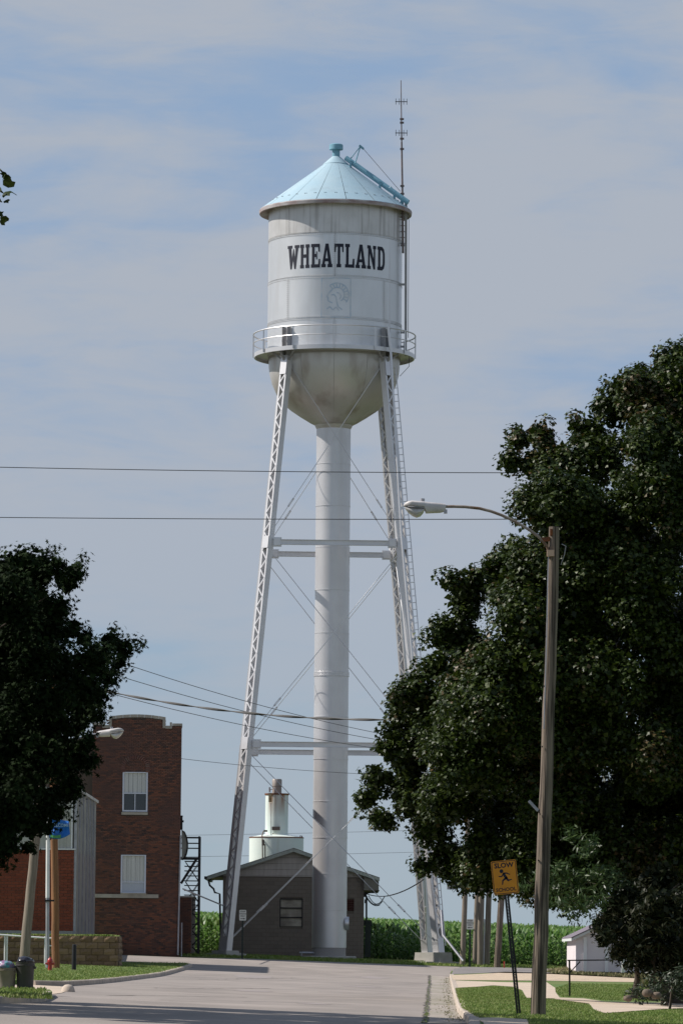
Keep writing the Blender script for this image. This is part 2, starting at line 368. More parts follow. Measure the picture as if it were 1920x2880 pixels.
# gutter pan with cross joints
gl = [gp(x, y) for x, y in ((1196, 2879), (1199, 2850), (1203, 2810), (1206, 2775), (1208, 2744))]
gr = [p - Vector((.0, 0, 0)) for p in rk[2:]]
sheet('gutter', [p.xy for p in gl] + [rk[-1].xy] + [p.xy for p in reversed(rk[2:-1])], gutterc, .010)
def strip(name, pts, w, m, h, seed=1):
    rr = random.Random(seed); L_, R2 = [], []
    P = []
    for a, b in zip(pts[:-1], pts[1:]):
        n = max(2, int((b-a).length / .5)); P += [a.lerp(b, i/n) for i in range(n)]
    P.append(pts[-1])
    for i, p in enumerate(P):
        d = P[min(i+1, len(P)-1)] - P[max(i-1, 0)]; d.z = 0; d.normalize(); n = Vector((d.y, -d.x, 0))
        j = rr.uniform(-.06, .06); ww = w * rr.uniform(.4, 1.2)
        L_.append((p + n*(j+ww/2)).xy); R2.append((p + n*(j-ww/2)).xy)
    mb = MB()
    for i in range(len(P)): mb.v.append(Vector((*L_[i], G(*L_[i]) + h))); mb.v.append(Vector((*R2[i], G(*R2[i]) + h)))
    for i in range(len(P)-1): mb.f.append((2*i, 2*i+1, 2*i+3, 2*i+2))
    return structure(obj(name, mb, m))
for i, (a, b) in enumerate([((530, 2744), (1205, 2768)), ((900, 2790), (1202, 2796)), ((430, 2779), (760, 2781)), ((700, 2725), (1210, 2745)), ((1010, 2812), (1200, 2820)), ((300, 2800), (700, 2806))]):
    A, B = gp(*a), gp(*b); strip('road_crack', [A, A.lerp(B, .4) + Vector((0, random.uniform(-.6, .6), 0)), B], .09 + .01*i, tar, .012, i)
for i, (a, b) in enumerate([((450, 2812), (900, 2822)), ((560, 2755), (840, 2751))]):
    A, B = gp(*a), gp(*b); strip('road_crack', [A, A.lerp(B, .5) + Vector((random.uniform(-.3, .3), random.uniform(-.8, .8), 0)), B], .07, tar, .012, 40+i)
for i, (x, y, w_, l_) in enumerate(((-2.2, 120, .5, 3), (.8, 150, .6, 2.5), (-.5, 96, .35, 1.2), (-3.2, 170, .8, 5), (1.5, 182, .6, 4))):
    q = []
    for k in range(14): t = 2*PI*k/14; q.append((x + w_*math.cos(t)*random.uniform(.7, 1.2), y + l_*math.sin(t)*random.uniform(.7, 1.2)))
    sheet('road_patch', q, mat('patched_asphalt_%d' % i, (.25, .22, .21), .9, var=(.30, .26, .25), vscale=1.5), .008)
strip('road_seam', gl, .10, tar, .016, 9)
for i in range(9):
    a = gl[0].lerp(gl[-1], 0.04 + .1*i); b = Vector((a.x + (.95 if i < 2 else .75), a.y + .1, 0)); strip('gutter_joint', [a, b], .08, tar, .016, 20+i)
# left lawns
lawn_l = [p.xy + Vector((-.05, .15)) for p in lk] + [gp(522, 2716).xy, gp(330, 2713).xy, (-9, 176), (-26, 176), (-26, 141), gp(100, 2772).xy + Vector((-3, .0))]
sheet('lawn', lawn_l, lawn, H, skirt=.15)
sheet('lawn', [(-26, nk[0].y+.15)] + [p.xy + Vector((0, .15)) for p in nk[1:]] + [gp(140, 2799).xy, gp(60, 2797).xy, (-26, gp(60, 2796).y)], lawn, H, skirt=.15)
pxsheet('driveway', [(-60, 2794), (60, 2795), (140, 2797), (175, 2792), (200, 2782), (168, 2774), (90, 2770), (-60, 2776)], tanconc, .012)
# rounded end of the kerb at the driveway
mb = MB(); p = gp(192, 2790)
mb.lathe([(.0, .17), (.07, .16), (.13, .11), (.16, 0), (.17, -.1)], 16, p); structure(obj('kerb', mb, curbc, smooth=True))
# grass in front of the pump house
sheet('lawn', [(-5.6, 212.5), (-4.4, 214.3), (6.9, 214.3), (9, 217), (12, 222), (14, 236), (-14, 236), (-14, 216)], lawn, .03, skirt=.05)

# ------------------------------------------------------------------ scattered stuff
def scatter_mesh(name, tmpl, T, Rm, S, m, kind='stuff', parent=None):
    """tmpl (verts, faces); T (N,3) places, Rm (N,3,3) rotations, S (N,) sizes"""
    tv, tf = tmpl; tv = np.array(tv, float); N = len(T); nv = len(tv)
    V = np.einsum('nij,vj->nvi', Rm, tv) * S[:, None, None] + T[:, None, :]
    if parent is not None: V = V - np.array(wloc(parent))[None, None, :]
    loops = np.concatenate([np.array(f) for f in tf]); sizes = np.array([len(f) for f in tf])
    LI = (loops[None, :] + (np.arange(N) * nv)[:, None]).ravel(); SZ = np.tile(sizes, N)
    me = bpy.data.meshes.new(name); me.vertices.add(N*nv); me.vertices.foreach_set('co', V.astype(np.float32).ravel())
    me.loops.add(len(LI)); me.loops.foreach_set('vertex_index', LI.astype(np.int32))
    me.polygons.add(len(SZ)); st = np.concatenate([[0], np.cumsum(SZ)[:-1]]); me.polygons.foreach_set('loop_start', st.astype(np.int32))
    me.update(calc_edges=True); return link(name, me, m, parent, False, kind)
def rot_z(a):
    c, s = np.cos(a), np.sin(a); z, o = np.zeros_like(a), np.ones_like(a)
    return np.stack([np.stack([c, -s, z], -1), np.stack([s, c, z], -1), np.stack([z, z, o], -1)], 1)
def frames(nrm, spin):
    n = nrm / np.linalg.norm(nrm, axis=1, keepdims=True)
    up = np.tile([0., 0., 1.], (len(n), 1)); up[np.abs(n[:, 2]) > .95] = [0, 1, 0]
    a = np.cross(up, n); a /= np.linalg.norm(a, axis=1, keepdims=True); b = np.cross(n, a)
    c, s = np.cos(spin)[:, None], np.sin(spin)[:, None]
    A = a*c + b*s; B = -a*s + b*c
    return np.stack([A, B, n], 2)
def grass(name, poly, n, h, m, zoff, label=None, wid=.03):
    P = np.array(poly, float); lo, hi = P.min(0), P.max(0); pts = []
    X = rng.uniform(lo[0], hi[0], n*4); Y = rng.uniform(lo[1], hi[1], n*4)
    ins = np.zeros(len(X), bool); j = len(P)-1
    for i in range(len(P)):
        c = ((P[i, 1] > Y) != (P[j, 1] > Y)) & (X < (P[j, 0]-P[i, 0])*(Y-P[i, 1])/(P[j, 1]-P[i, 1]+1e-12)+P[i, 0]); ins ^= c; j = i
    X, Y = X[ins][:n], Y[ins][:n]
    Z = np.interp(Y, YB_a, ZB) + KX*np.clip(X, -30, 30) + zoff - .01
    N = len(X); S = rng.uniform(.5, 1.3, N) * h
    t = ([(-.35, 0, 0), (.35, 0, 0), (.1, .15, .6), (.45, .3, 1.0), (-.6, -.1, .75), (-.1, 0, 0), (-.3, -.2, 0)], [(0, 1, 2), (1, 3, 2), (5, 4, 6)])
    o = scatter_mesh(name, t, np.stack([X, Y, Z], 1), rot_z(rng.uniform(0, 2*PI, N)), S, m)
    tag(o, label or 'short mown green grass on the lawn', 'grass'); return o
R1 = [p.xy + Vector((.2, 0)) for p in rk[2:]]
patchA = [gp(x, y, H).xy for x, y in ((1280, 2781), (1385, 2774), (1442, 2778), (1464, 2787), (1478, 2809), (1556, 2812), (1652, 2826), (1668, 2842), (1700, 2852), (1860, 2842), (1950, 2838), (1950, 2930), (1490, 2930), (1486, 2868), (1400, 2861), (1340, 2862), (1300, 2838), (1288, 2810))]
grass('grass', patchA, 60000, .045, blade, H, 'mown green lawn between the kerb and the sidewalk around the lamp pole')
grass('grass', [gp(x, y, H).xy for x, y in ((1562, 2779), (1600, 2766), (1700, 2768), (1800, 2770), (1950, 2774), (1950, 2818), (1700, 2814), (1640, 2806), (1575, 2804), (1563, 2790))], 26000, .045, blade, H, 'green lawn patch behind the tan sidewalk on the right')
grass('grass', [gp(x, y, H).xy for x, y in ((1535, 2733), (1620, 2722), (1800, 2722), (1950, 2730), (1950, 2760), (1800, 2750), (1660, 2742), (1540, 2737))], 9000, .14, dryblade, H, 'dry yellowish grass along the far lane by the white shed')
grass('grass', lawn_l, 52000, .05, blade, H, 'mown green lawn in front of the stone retaining wall')
grass('grass', [(-14, nk[0].y+.2), (-5, nk[0].y+.3)] + [gp(130, 2806).xy, gp(130, 2800).xy, gp(0, 2797).xy, (-14, gp(0, 2797).y)], 9000, .07, blade, H, 'narrow grass strip under the trash cans at the left kerb')
grass('grass', [(-5.4, 213.4), (-4.4, 214.5), (6.9, 214.5), (9, 217), (12, 222), (14, 235), (-14, 235), (-14, 217)], 30000, .12, blade, .03, 'shaded grass around the feet of the water tower')

# corn field
def corn_template(nl, z0, seed, H_=2.0):
    r = random.Random(seed); v, f = [], []
    def leaf(z, a, L, up):
        c, s = math.cos(a), math.sin(a); w = .05; o = len(v)
        for t in (0, .3, .65, 1):
            rad = L * t * (1 - .12*t); zz = z + up*t*L - (t*t)*L*.95
            ww = w * (1, 1.15, .8, .0)[(0, .3, .65, 1).index(t)]
            v.append((c*rad - s*ww, s*rad + c*ww, zz)); v.append((c*rad + s*ww, s*rad - c*ww, zz))
        for k in range(3): f.append((o+2*k, o+2*k+1, o+2*k+3, o+2*k+2))
    for i in range(nl):
        z = z0 + (H_*.92 - z0) * i / nl; leaf(z, i*PI + r.uniform(-.6, .6), r.uniform(.5, .8) * (1 - .3*i/nl), r.uniform(.8, 1.5))
    for i in range(3): leaf(H_*.84, r.uniform(0, 6.3), r.uniform(.25, .4), 2.0)
    o = len(v); v += [(-.015, -.015, 0), (.015, -.015, 0), (0, .02, 0), (0, 0, H_*.95)]; f += [(0+o, 1+o, 3+o), (1+o, 2+o, 3+o), (2+o, o, 3+o)]
    return v, f
field = thing('corn_field', 'tall green corn field stretching to the horizon behind the tower', 'corn field', (0, 236, G(0, 236)))
for q in range(4):
    for near in (0, 1):
        P = []
        rows = np.arange(236.5, 248, .76) if near else np.arange(248, 312, .76)
        for i, y in enumerate(rows):
            if i % 4 != q: continue
            hw = y*.0762 + 6; sp = .25 if near else .30
            x = np.arange(-hw, hw, sp); x = x + rng.uniform(-.07, .07, len(x)); y0 = 0
            if near: keep = ~((x > 7.5) & (y < 238.5)); x = x[keep]
            P.append(np.stack([x, np.full(len(x), y) + rng.uniform(-.12, .12, len(x))], 1))
        P = np.concatenate(P); Z = np.interp(P[:, 1], YB_a, ZB) + KX*np.clip(P[:, 0], -30, 30)
        N = len(P)
        scatter_mesh('corn_plants', corn_template(10 if near else 3, .25 if near else 1.1, q), np.stack([P[:, 0], P[:, 1], Z], 1), rot_z(rng.uniform(0, 2*PI, N)),
                     rng.uniform(.72, 1.06, N), cornm, 'stuff', field)

# ------------------------------------------------------------------ water tower
TY = 223.0
TX = unp(925, 2662, TY).x
tb = G(TX, TY)
def zt(py): return unp(936, py, TY).z
SC = F / TY
AX = Vector((TX, TY, 0))
tower = thing('water_tower', 'tall silver riveted water tower lettered WHEATLAND with pale blue conical roof and lattice legs', 'water tower', (TX, TY, tb))
rT = 189/SC*1.0
z_e, z_s1, z_s2, z_s3, z_f = zt(597), zt(684), zt(805), zt(919), zt(1003)
FR = -PI/2      # azimuth facing the camera
mb = MB(); mb.lathe([(rT-.03, zt(1015)), (rT-.03, z_e+.05)], 96, AX); obj('tank_wall', mb, seam, tower, True)
rings = [(z_f-.1, z_s3, 0), (z_s3, z_s2, 1), (z_s2, z_s1, 0), (z_s1, z_e+.1, 1)]
def plate(prof, a0, a1, n=10):
    mb = MB(); p = [(prof[0][0]-.03, prof[0][1])] + prof + [(prof[-1][0]-.03, prof[-1][1])]; mb.lathe(p, n, AX, a0, a1)
    for a in (a0, a1):
        d = Vector((math.cos(a), math.sin(a), 0)); o = len(mb.v)
        for r, z in prof: mb.v.append(AX + d*r + Vector((0, 0, z))); mb.v.append(AX + d*(r-.03) + Vector((0, 0, z)))
        for i in range(len(prof)-1): mb.f.append((o+2*i, o+2*i+1, o+2*i+3, o+2*i+2))
    return mb
for ri, (z0, z1, par) in enumerate(rings):
    for k in range(4):
        a = FR + k*PI/2 + (0 if par == 0 else -R_(43.5)); g = .0028
        r = rT + (.012 if par else 0)
        obj('tank_plate', plate([(r, z0+.006), (r, z1-.006)], a+g, a+PI/2-g, 24), paint_stain if ri == 3 else paint_plate, tower, True)
# rivets
mb = MB()
def rivet(a, z, r, s=.02):
    d = Vector((math.cos(a), math.sin(a), 0)); t = Vector((-d.y, d.x, 0)); c = AX + d*r + Vector((0, 0, z)); u = Vector((0, 0, 1))
    mb.add([c-t*s-u*s, c+t*s-u*s, c+t*s+u*s, c-t*s+u*s, c+d*.022], [(0, 1, 4), (1, 2, 4), (2, 3, 4), (3, 0, 4)])
for z in (z_s1, z_s2, z_s3):
    for k in range(230):
        for dz in (-.06, .06): rivet(2*PI*k/230, z+dz, rT+.012)
for ri, (z0, z1, par) in enumerate(rings):
    for k in range(4):
        a = FR + k*PI/2 + (0 if par == 0 else -R_(43.5)); zz = z0+.12
        while zz < z1-.1:
            for da in (-.02, .02): rivet(a+da, zz, rT+.012*par)
            zz += .1
obj('rivets', mb, rivetp, tower, kind='stuff')
# bowl
bp = [(540, 770), (538, 860), (528, 930), (508, 1000), (468, 1085), (414, 1155), (352, 1207), (272, 1260), (196, 1306), (156, 1326)]
prof = [(r/2.904/SC, zt(740 + y/2.904)) for r, y in bp]
mb = MB(); mb.lathe([(r-.03, z) for r, z in prof], 72, AX); obj('bowl_wall', mb, seam, tower, True)
for k in range(12):
    a = FR + k*PI/6; g = .0022
    p = [((r), z) for r, z in prof]
    mbp = plate(p[::-1], a+g, a+PI/6-g, 8); obj('bowl_plate', mbp, paint_bowl, tower, True, angle=60)
z_rt = prof[-1][1]
# riser
rR = 48.3/SC
rs = [1225, 1307, 1425, 1541, 1661, 1782, 1897, 2017, 2136, 2255, 2357, 2458, 2560, 2666]
mb = MB(); mb.lathe([(rR-.025, tb-.1), (rR-.025, z_rt+.3)], 40, AX); obj('riser_core', mb, seam, tower, True)
prev = z_rt + .25
for i, py in enumerate(rs[1:]):
    z = zt(py); z = max(z, tb+.18) if i == len(rs)-2 else z
    mb = MB(); r = rR + (.006 if i % 2 else 0); mb.lathe([(r-.03, z+.008), (r, z+.008), (r, prev-.008), (r-.03, prev-.008)], 48, AX)
    obj('riser_section', mb, paint, tower, True); prev = z
for py in (1307, 1425, 1541, 1661, 1782, 2017, 2136, 2255, 2357, 2458, 2560):
    mb = MB(); z = zt(py); mb.lathe([(rR-.01, z+.02), (rR+.018, z+.016), (rR+.018, z-.016), (rR-.01, z-.02)], 48, AX); obj('seam_weld', mb, paint, tower, True)
mb = MB(); z = zt(1897); mb.lathe([(rR, z+.13), (rR+.02, z+.12), (rR+.02, z-.12), (rR, z-.13)], 48, AX); obj('riveted_collar', mb, paint, tower, True)
mb = MB()
for k in range(60):
    for dz in (-.08, .0, .08): rivet(2*PI*k/60, zt(1897)+dz, rR+.018, .022)
obj('rivets', mb, paint, tower, kind='stuff')
mb = MB(); z = z_rt; mb.lathe([(rR+.0, z-.2), (rR+.08, z-.05), (rR+.09, z+.15)], 48, AX); obj('riser_flange', mb, paint_bowl, tower, True)
mb = MB(); mb.lathe([(0, tb+.2), (rR+.45, tb+.2), (rR+.5, tb+.16), (rR+.5, tb-.4)], 40, AX); obj('riser_footing', mb, concrete, tower, True)
mb = MB(); q = AX + Vector((rR+.02, -.15, zt(2597))); mb.tube([q - Vector((.1, 0, 0)), q + Vector((.1, 0, 0))], .33, 20); obj('manhole_cover', mb, paint, tower, True)
mb = MB(); q = AX + Vector((-rR-.6, -.5, tb+.35)); mb.tube([q, q+Vector((.9, .2, 0))], .05); mb.tube([q+Vector((.1, 0, -.4)), q+Vector((.1, 0, .05))], .04); obj('drain_pipe', mb, galv, tower, True)
# roof
r_e = 216/SC; z_tip = zt(441); r_tip = 12/SC; z_b, r_b = zt(464), 36/SC; z_eave = zt(594)
mb = MB(); mb.lathe([(rT-.2, z_e-.0), (r_e-.03, z_eave-.03), (r_b, z_b-.03), (r_tip, z_tip-.02)], 80, AX); obj('roof_lining', mb, rustseam, tower, True)
for k in range(16):
    a = FR - R_(14.5) + k*PI/8; g = .004
    mb = MB(); n = 6
    mb.lathe([(r_e-.02, z_eave-.05), (r_e, z_eave-.01), (r_b, z_b+.0)], n, AX, a+g, a+PI/8-g); obj('roof_panel', mb, blueroof, tower, True, angle=25)
mb = MB(); mb.lathe([(r_b+.02, z_b-.02), (r_b+.02, z_b+.02), (r_tip, z_tip), (0, z_tip)], 32, AX); obj('roof_cap', mb, blueroof, tower, True)
mb = MB(); mb.lathe([(rT-.02, z_e+.02), (r_e-.05, z_eave-.22), (r_e-.0, z_eave-.2), (r_e+.02, z_eave-.05), (r_e-.01, z_eave)], 80, AX); obj('eave_rim', mb, mat('rusty_eave', (.44, .42, .43), .7, var=(.28, .2, .2), vscale=1.5, stretch=(1, 1, 3)), tower, True)
mb = MB(); mb.lathe([(10.8/SC, z_tip-.1), (10.8/SC, zt(421)), (19.6/SC, zt(421)), (19.6/SC, zt(408)), (17/SC, zt(406)), (0, zt(405.5))], 24, AX); obj('roof_vent', mb, bluepaint, tower, True)
mb = MB()
for k in range(40):
    a = 2*PI*k/40; fz = .17; r = r_e + (r_b-r_e)*fz; z = z_eave + (z_b-z_eave)*fz
    for da in (-.012, .012):
        d = Vector((math.cos(a+da), math.sin(a+da), 0)); mb.box(AX + d*r + Vector((0, 0, z+.005)), (.032, .032, .035))
obj('roof_bolts', mb, seam, tower, kind='stuff')
# roof ladder tube, hoist frame
P = lambda px, py, dy=0: unp(px, py, TY + dy)
mb = MB(); mb.tube([P(972, 444, -.4), P(1147, 569, -1.2)], .13, 8); mb.tube([P(1085, 528, -1.5), P(1147, 572, -1.6)], .09, 8)
for t in (.08, .55, .78, .9):
    q = P(972, 444, -.4).lerp(P(1147, 569, -1.2), t); mb.box(q - Vector((0, 0, .15)), (.12, .3, .35))
obj('roof_rail', mb, bluepaint, tower, True)
mb = MB(); mb.tube([P(984, 448, -.4), P(1013, 412, -.4), P(998, 460, -.8)], .035, 6); mb.beam(P(1010, 409, -.5), P(1022, 419, -.5), .1, .1); obj('hoist_frame', mb, bluepaint, tower)
mb = MB(); mb.tube([P(1022, 419, -.5), P(1125, 538, -1)], .012, 5); obj('hoist_cable', mb, thinwire, tower)
mb = MB()
for a, b in (((1092, 534), (1098, 524)), ((1098, 524), (1102, 528)), ((1102, 528), (1098, 540)), ((1088, 540), (1094, 527))): mb.tube([P(*a, -1.4), P(*b, -1.4)], .015, 4)
obj('roof_handle', mb, blueroof, tower)
# emblem and lettering
rL = rT + .008
def on_tank(u, v, r=rL): # u metres along the wall from front centre, v height
    a = FR + u / rT; return AX + Vector((r*math.cos(a), r*math.sin(a), v))
LET = {
 'W': [[(0, .88), (0, 1), (.42, 1), (.42, .88), (.34, .88), (.40, .42), (.50, .85), (.56, .85), (.66, .42), (.70, .88), (.62, .88), (.62, 1), (1, 1), (1, .88), (.92, .88), (.72, 0), (.60, 0), (.50, .40), (.38, 0), (.26, 0), (.09, .88)]],
 'H': [[(0, 0), (0, .14), (.08, .14), (.08, .86), (0, .86), (0, 1), (.42, 1), (.42, .86), (.34, .86), (.34, .58), (.66, .58), (.66, .86), (.58, .86), (.58, 1), (1, 1), (1, .86), (.92, .86), (.92, .14), (1, .14), (1, 0), (.58, 0), (.58, .14), (.66, .14), (.66, .44), (.34, .44), (.34, .14), (.42, .14), (.42, 0)]],
 'E': [[(0, 0), (0, .14), (.1, .14), (.1, .86), (0, .86), (0, 1), (.95, 1), (.95, .66), (.80, .66), (.76, .86), (.38, .86), (.38, .58), (.55, .58), (.55, .68), (.66, .68), (.66, .34), (.55, .34), (.55, .44), (.38, .44), (.38, .14), (.78, .14), (.84, .36), (1, .36), (.98, 0)]],
 'A': [[(0, 0), (0, .14), (.07, .14), (.36, 1), (.64, 1), (.93, .14), (1, .14), (1, 0), (.56, 0), (.56, .14), (.65, .14), (.62, .25), (.34, .25), (.31, .14), (.40, .14), (.40, 0)], 'hole', [(.38, .38), (.58, .38), (.48, .74)]],
 'T': [[(.25, 0), (.25, .14), (.36, .14), (.36, .86), (.18, .86), (.14, .64), (0, .64), (0, 1), (1, 1), (1, .64), (.86, .64), (.82, .86), (.64, .86), (.64, .14), (.75, .14), (.75, 0)]],
 'L': [[(0, 0), (0, .14), (.1, .14), (.1, .86), (0, .86), (0, 1), (.5, 1), (.5, .86), (.38, .86), (.38, .14), (.76, .14), (.82, .38), (1, .38), (1, 0)]],
 'N': [[(0, 0), (0, .14), (.1, .14), (.1, .86), (0, .86), (0, 1), (.36, 1), (.72, .42), (.72, .86), (.62, .86), (.62, 1), (1, 1), (1, .86), (.9, .86), (.9, 0), (.70, 0), (.28, .68), (.28, .14), (.40, .14), (.40, 0)]],
 'D': [[(0, 0), (0, .14), (.1, .14), (.1, .86), (0, .86), (0, 1), (.62, 1), (.88, .9), (1, .7), (1, .3), (.88, .1), (.62, 0)], 'hole', [(.38, .16), (.56, .16), (.70, .26), (.72, .36), (.72, .64), (.70, .74), (.56, .84), (.38, .84)]],
}
def letter(ch, a_c, a_w, z0, h):
    bm = bmesh.new(); polys = LET[ch]
    outer = [bm.verts.new((x, y, 0)) for x, y in polys[0]]; es = [bm.edges.new((outer[i], outer[(i+1) % len(outer)])) for i in range(len(outer))]
    if len(polys) > 1:
        hv = [bm.verts.new((x, y, 0)) for x, y in polys[2]]; es += [bm.edges.new((hv[i], hv[(i+1) % len(hv)])) for i in range(len(hv))]
    bmesh.ops.triangle_fill(bm, edges=es, use_beauty=True)
    for i in range(1, 6): bmesh.ops.bisect_plane(bm, geom=bm.verts[:]+bm.edges[:]+bm.faces[:], plane_co=(i/6, 0, 0), plane_no=(1, 0, 0))
    for v in bm.verts:
        u = (a_c + (v.co.x-.5)*a_w); q = on_tank(R_(u)*rT, z0 + v.co.y*h); v.co = q - wloc(tower)
    me = bpy.data.meshes.new('letter'); bm.to_mesh(me); bm.free(); return link('letter', me, black, tower)
zc = zt(200 + 1610/2.904 + 26)   # letter baseline, corrected for the look from below
for ch, ac, aw in zip('WHEATLAND', (-38.4, -26.7, -16.7, -6.9, 3.3, 12.6, 22.5, 32.9, 43.2), (12.7, 8.9, 8.2, 9.4, 7.8, 8.2, 9.6, 9.0, 8.6)):
    letter(ch, ac, aw, zc, 1.19)
def ribbon(mb, pts, w, r):
    for (a, b) in zip(pts[:-1], pts[1:]):
        a, b = Vector(a), Vector(b); d = (b-a); L = d.length; d.normalize(); n = Vector((-d.y, d.x)) * w/2; k = max(1, int(L/.2)); o = len(mb.v)
        for i in range(k+1):
            c = a.lerp(b, i/k)
            for q in (c-n, c+n): mb.v.append(on_tank(q.x, q.y, r))
        for i in range(k): mb.f.append((o+2*i, o+2*i+1, o+2*i+3, o+2*i+2))
ez0, ez1 = zt(740 + 440/2.904 + 27), zt(740 + 125/2.904 + 27); ew = .72; ec = .07
mb = MB(); ribbon(mb, [(ec-ew, ez0), (ec-ew, ez1), (ec+ew, ez1), (ec+ew, ez0), (ec-ew, ez0)], .045, rT+.021)
obj('emblem_border', mb, fadeblue, tower)
mb = MB(); mx, mz = ec+.05, (ez0+ez1)/2+.15
def arc(cx, cz, rr, a0, a1, w, n=14): ribbon(mb, [(cx+rr*math.cos(R_(a0+(a1-a0)*i/n)), cz+rr*math.sin(R_(a0+(a1-a0)*i/n))) for i in range(n+1)], w, rT+.021)
arc(mx, mz, .58, -40, 130, .06); arc(mx, mz, .36, -60, 150, .06)
for a in range(-35, 135, 18): ribbon(mb, [(mx+.37*math.cos(R_(a)), mz+.37*math.sin(R_(a))), (mx+.56*math.cos(R_(a+3)), mz+.56*math.sin(R_(a+3)))], .06, rT+.021)
ribbon(mb, [(mx-.30, mz+.2), (mx-.42, mz+.05), (mx-.52, mz-.1), (mx-.44, mz-.14), (mx-.46, mz-.3), (mx-.34, mz-.38), (mx-.22, mz-.42)], .06, rT+.021)
ribbon(mb, [(mx-.3, mz-.02), (mx-.15, mz), (mx-.05, mz-.12), (mx-.02, mz-.35), (mx+.05, mz-.6), (mx+.25, mz-.75)], .06, rT+.021)
ribbon(mb, [(mx-.5, mz-.72), (mx-.35, mz-.6), (mx-.2, mz-.78), (mx-.05, mz-.62), (mx+.1, mz-.8)], .06, rT+.021)
ribbon(mb, [(mx-.02, mz+.1), (mx+.12, mz+.06), (mx+.2, mz-.08), (mx+.12, mz-.22)], .06, rT+.021)
obj('emblem_drawing', mb, fadeblue, tower)
# balcony
rB = 227/SC; z_bt = zt(999)
mb = MB(); mb.lathe([(rT-.02, z_bt+.02), (rB, z_bt+.02), (rB, z_bt-.19), (rB-.06, z_bt-.19), (rB-.06, z_bt-.03), (rT-.02, z_bt-.03)], 96, AX); obj('balcony_deck', mb, paint, tower, True)
for hgt, r in ((.98, .034), (.52, .024)):
    mb = MB(); pts = [AX + Vector((rB*1.01*math.cos(2*PI*k/96), rB*1.01*math.sin(2*PI*k/96), z_bt+hgt)) for k in range(97)]
    mb.tube(pts, r, 6, False); obj('balcony_rail', mb, paint, tower, True)
for k in range(12):
    a = FR + k*PI/6; q = AX + Vector((rB*1.01*math.cos(a), rB*1.01*math.sin(a), 0)); mb = MB()
    mb.beam(q + Vector((0, 0, z_bt-.15)), q + Vector((0, 0, z_bt+.98)), .06, .06); obj('railing_post', mb, paint, tower)
# legs
R_top, R_bot, PHI = 3.42, 7.28, 1.96
zl_top, zl_bot = zt(1022), tb + .35
def leg_pt(k, z): # centre line of leg k
    t = (z - zl_bot) / (zl_top - zl_bot); r = R_bot + (R_top - R_bot)*t; a = R_(225 + 90*k + PHI)
    return AX + Vector((r*math.cos(a), r*math.sin(a), z))
lac_n = 0
for k in range(4):
    A, B = leg_pt(k, zl_bot), leg_pt(k, zl_top); d = (B-A).normalized(); a = R_(225+90*k+PHI); rad = Vector((math.cos(a), math.sin(a), 0))
    tan = Vector((-rad.y, rad.x, 0)); out = (rad - d*rad.dot(d)).normalized(); w, dp = .42, .33      # w across lattice faces, dp depth of channels
    leg = bpy.data.objects.new('leg', None); C.objects.link(leg); leg.parent = tower
    for s in (-1, 1):
        mb = MB(); c = tan*s*w/2
        mb.beam(A+c, B+c, .018, dp, out)
        for so in (-1, 1): mb.beam(A+c+out*so*dp/2-tan*s*.035, B+c+out*so*dp/2-tan*s*.035, .09, .018, out)
        obj('channel', mb, paint, leg)
    L = (B-A).length; step = .47; n = int(L/step)
    for so in (-1, 1):
        vis = (k in (0, 1) and so == 1) or (k == 2 and so == -1)
        mbj = MB()
        for i in range(n):
            s1 = 1 if i % 2 else -1
            p0 = A + d*(i*step+.1) + out*so*(dp/2+.012) + tan*s1*w*.42; p1 = A + d*((i+1)*step+.1) + out*so*(dp/2+.012) - tan*s1*w*.42
            q = mbj if not vis else MB(); q.beam(p0, p1, .065, .012, out)
            if vis: obj('lacing_bar', q, paint, leg)
        if not vis: obj('lacing', mbj, paint, leg, kind='stuff')
        for t, lo_, hi_ in (((zt(1545)-zl_bot)/(zl_top-zl_bot), .3, .3), ((zt(2105)-zl_bot)/(zl_top-zl_bot), .3, .3), (.985, .5, .45), (.008, .2, .5)):
            c = A.lerp(B, t) + out*so*(dp/2+.03); mb = MB(); mb.beam(c-d*lo_, c+d*hi_, w, .012, out); obj('tie_plate', mb, paint, leg)
    # upper bracket to the tank wall
    mb = MB(); q = B
    for s in (-1, 1):
        base = AX + rad*(rT+.14) + tan*s*.17; mb.bx(0, 0, 0, 0, 0, 0) if False else None
        mb.beam(base + Vector((0, 0, z_bt-.6)), base + Vector((0, 0, z_bt+1.05)), .03, .26, rad)
    mb.beam(AX + rad*(rT+.05) + Vector((0, 0, z_bt-.9)), AX + rad*(rB-.1) + Vector((0, 0, z_bt-.2)), .1, .1)
    for s in (-1, 1): mb.beam(B - Vector((0, 0, .35)), AX + rad*(rT+.35) + tan*s*.75 + Vector((0, 0, z_bt-.15)), .08, .08)
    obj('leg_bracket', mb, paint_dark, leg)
    # footing
    mb = MB(); g = G(A.x, A.y)
    def blk(s, z0, z1, taper=.93):
        M = Matrix.Rotation(a, 3, 'Z'); v = [A.xy.to_3d() + M @ Vector((x*s/2*t, y*s/2*t, z)) for z, t in ((z0, 1), (z1, taper)) for x, y in ((-1, -1), (1, -1), (1, 1), (-1, 1))]
        mb.add(v, [(3, 2, 1, 0), (4, 5, 6, 7), (0, 1, 5, 4), (1, 2, 6, 5), (2, 3, 7, 6), (3, 0, 4, 7)])
    blk(.95, g+.1, tb+.42); blk(1.5, g-.3, g+.16)
    obj('leg_footing', mb, concrete, leg)
def turn(p0, p1, t):
    c = p0.lerp(p1, t); d = (p1-p0).normalized(); mb = MB(); s = d.orthogonal().normalized()*.045
    mb.beam(c-d*.2+s, c+d*.2+s, .02, .02); mb.beam(c-d*.2-s, c+d*.2-s, .02, .02); mb.tube([c-d*.25, c-d*.17], .05, 6); mb.tube([c+d*.17, c+d*.25], .05, 6); return mb
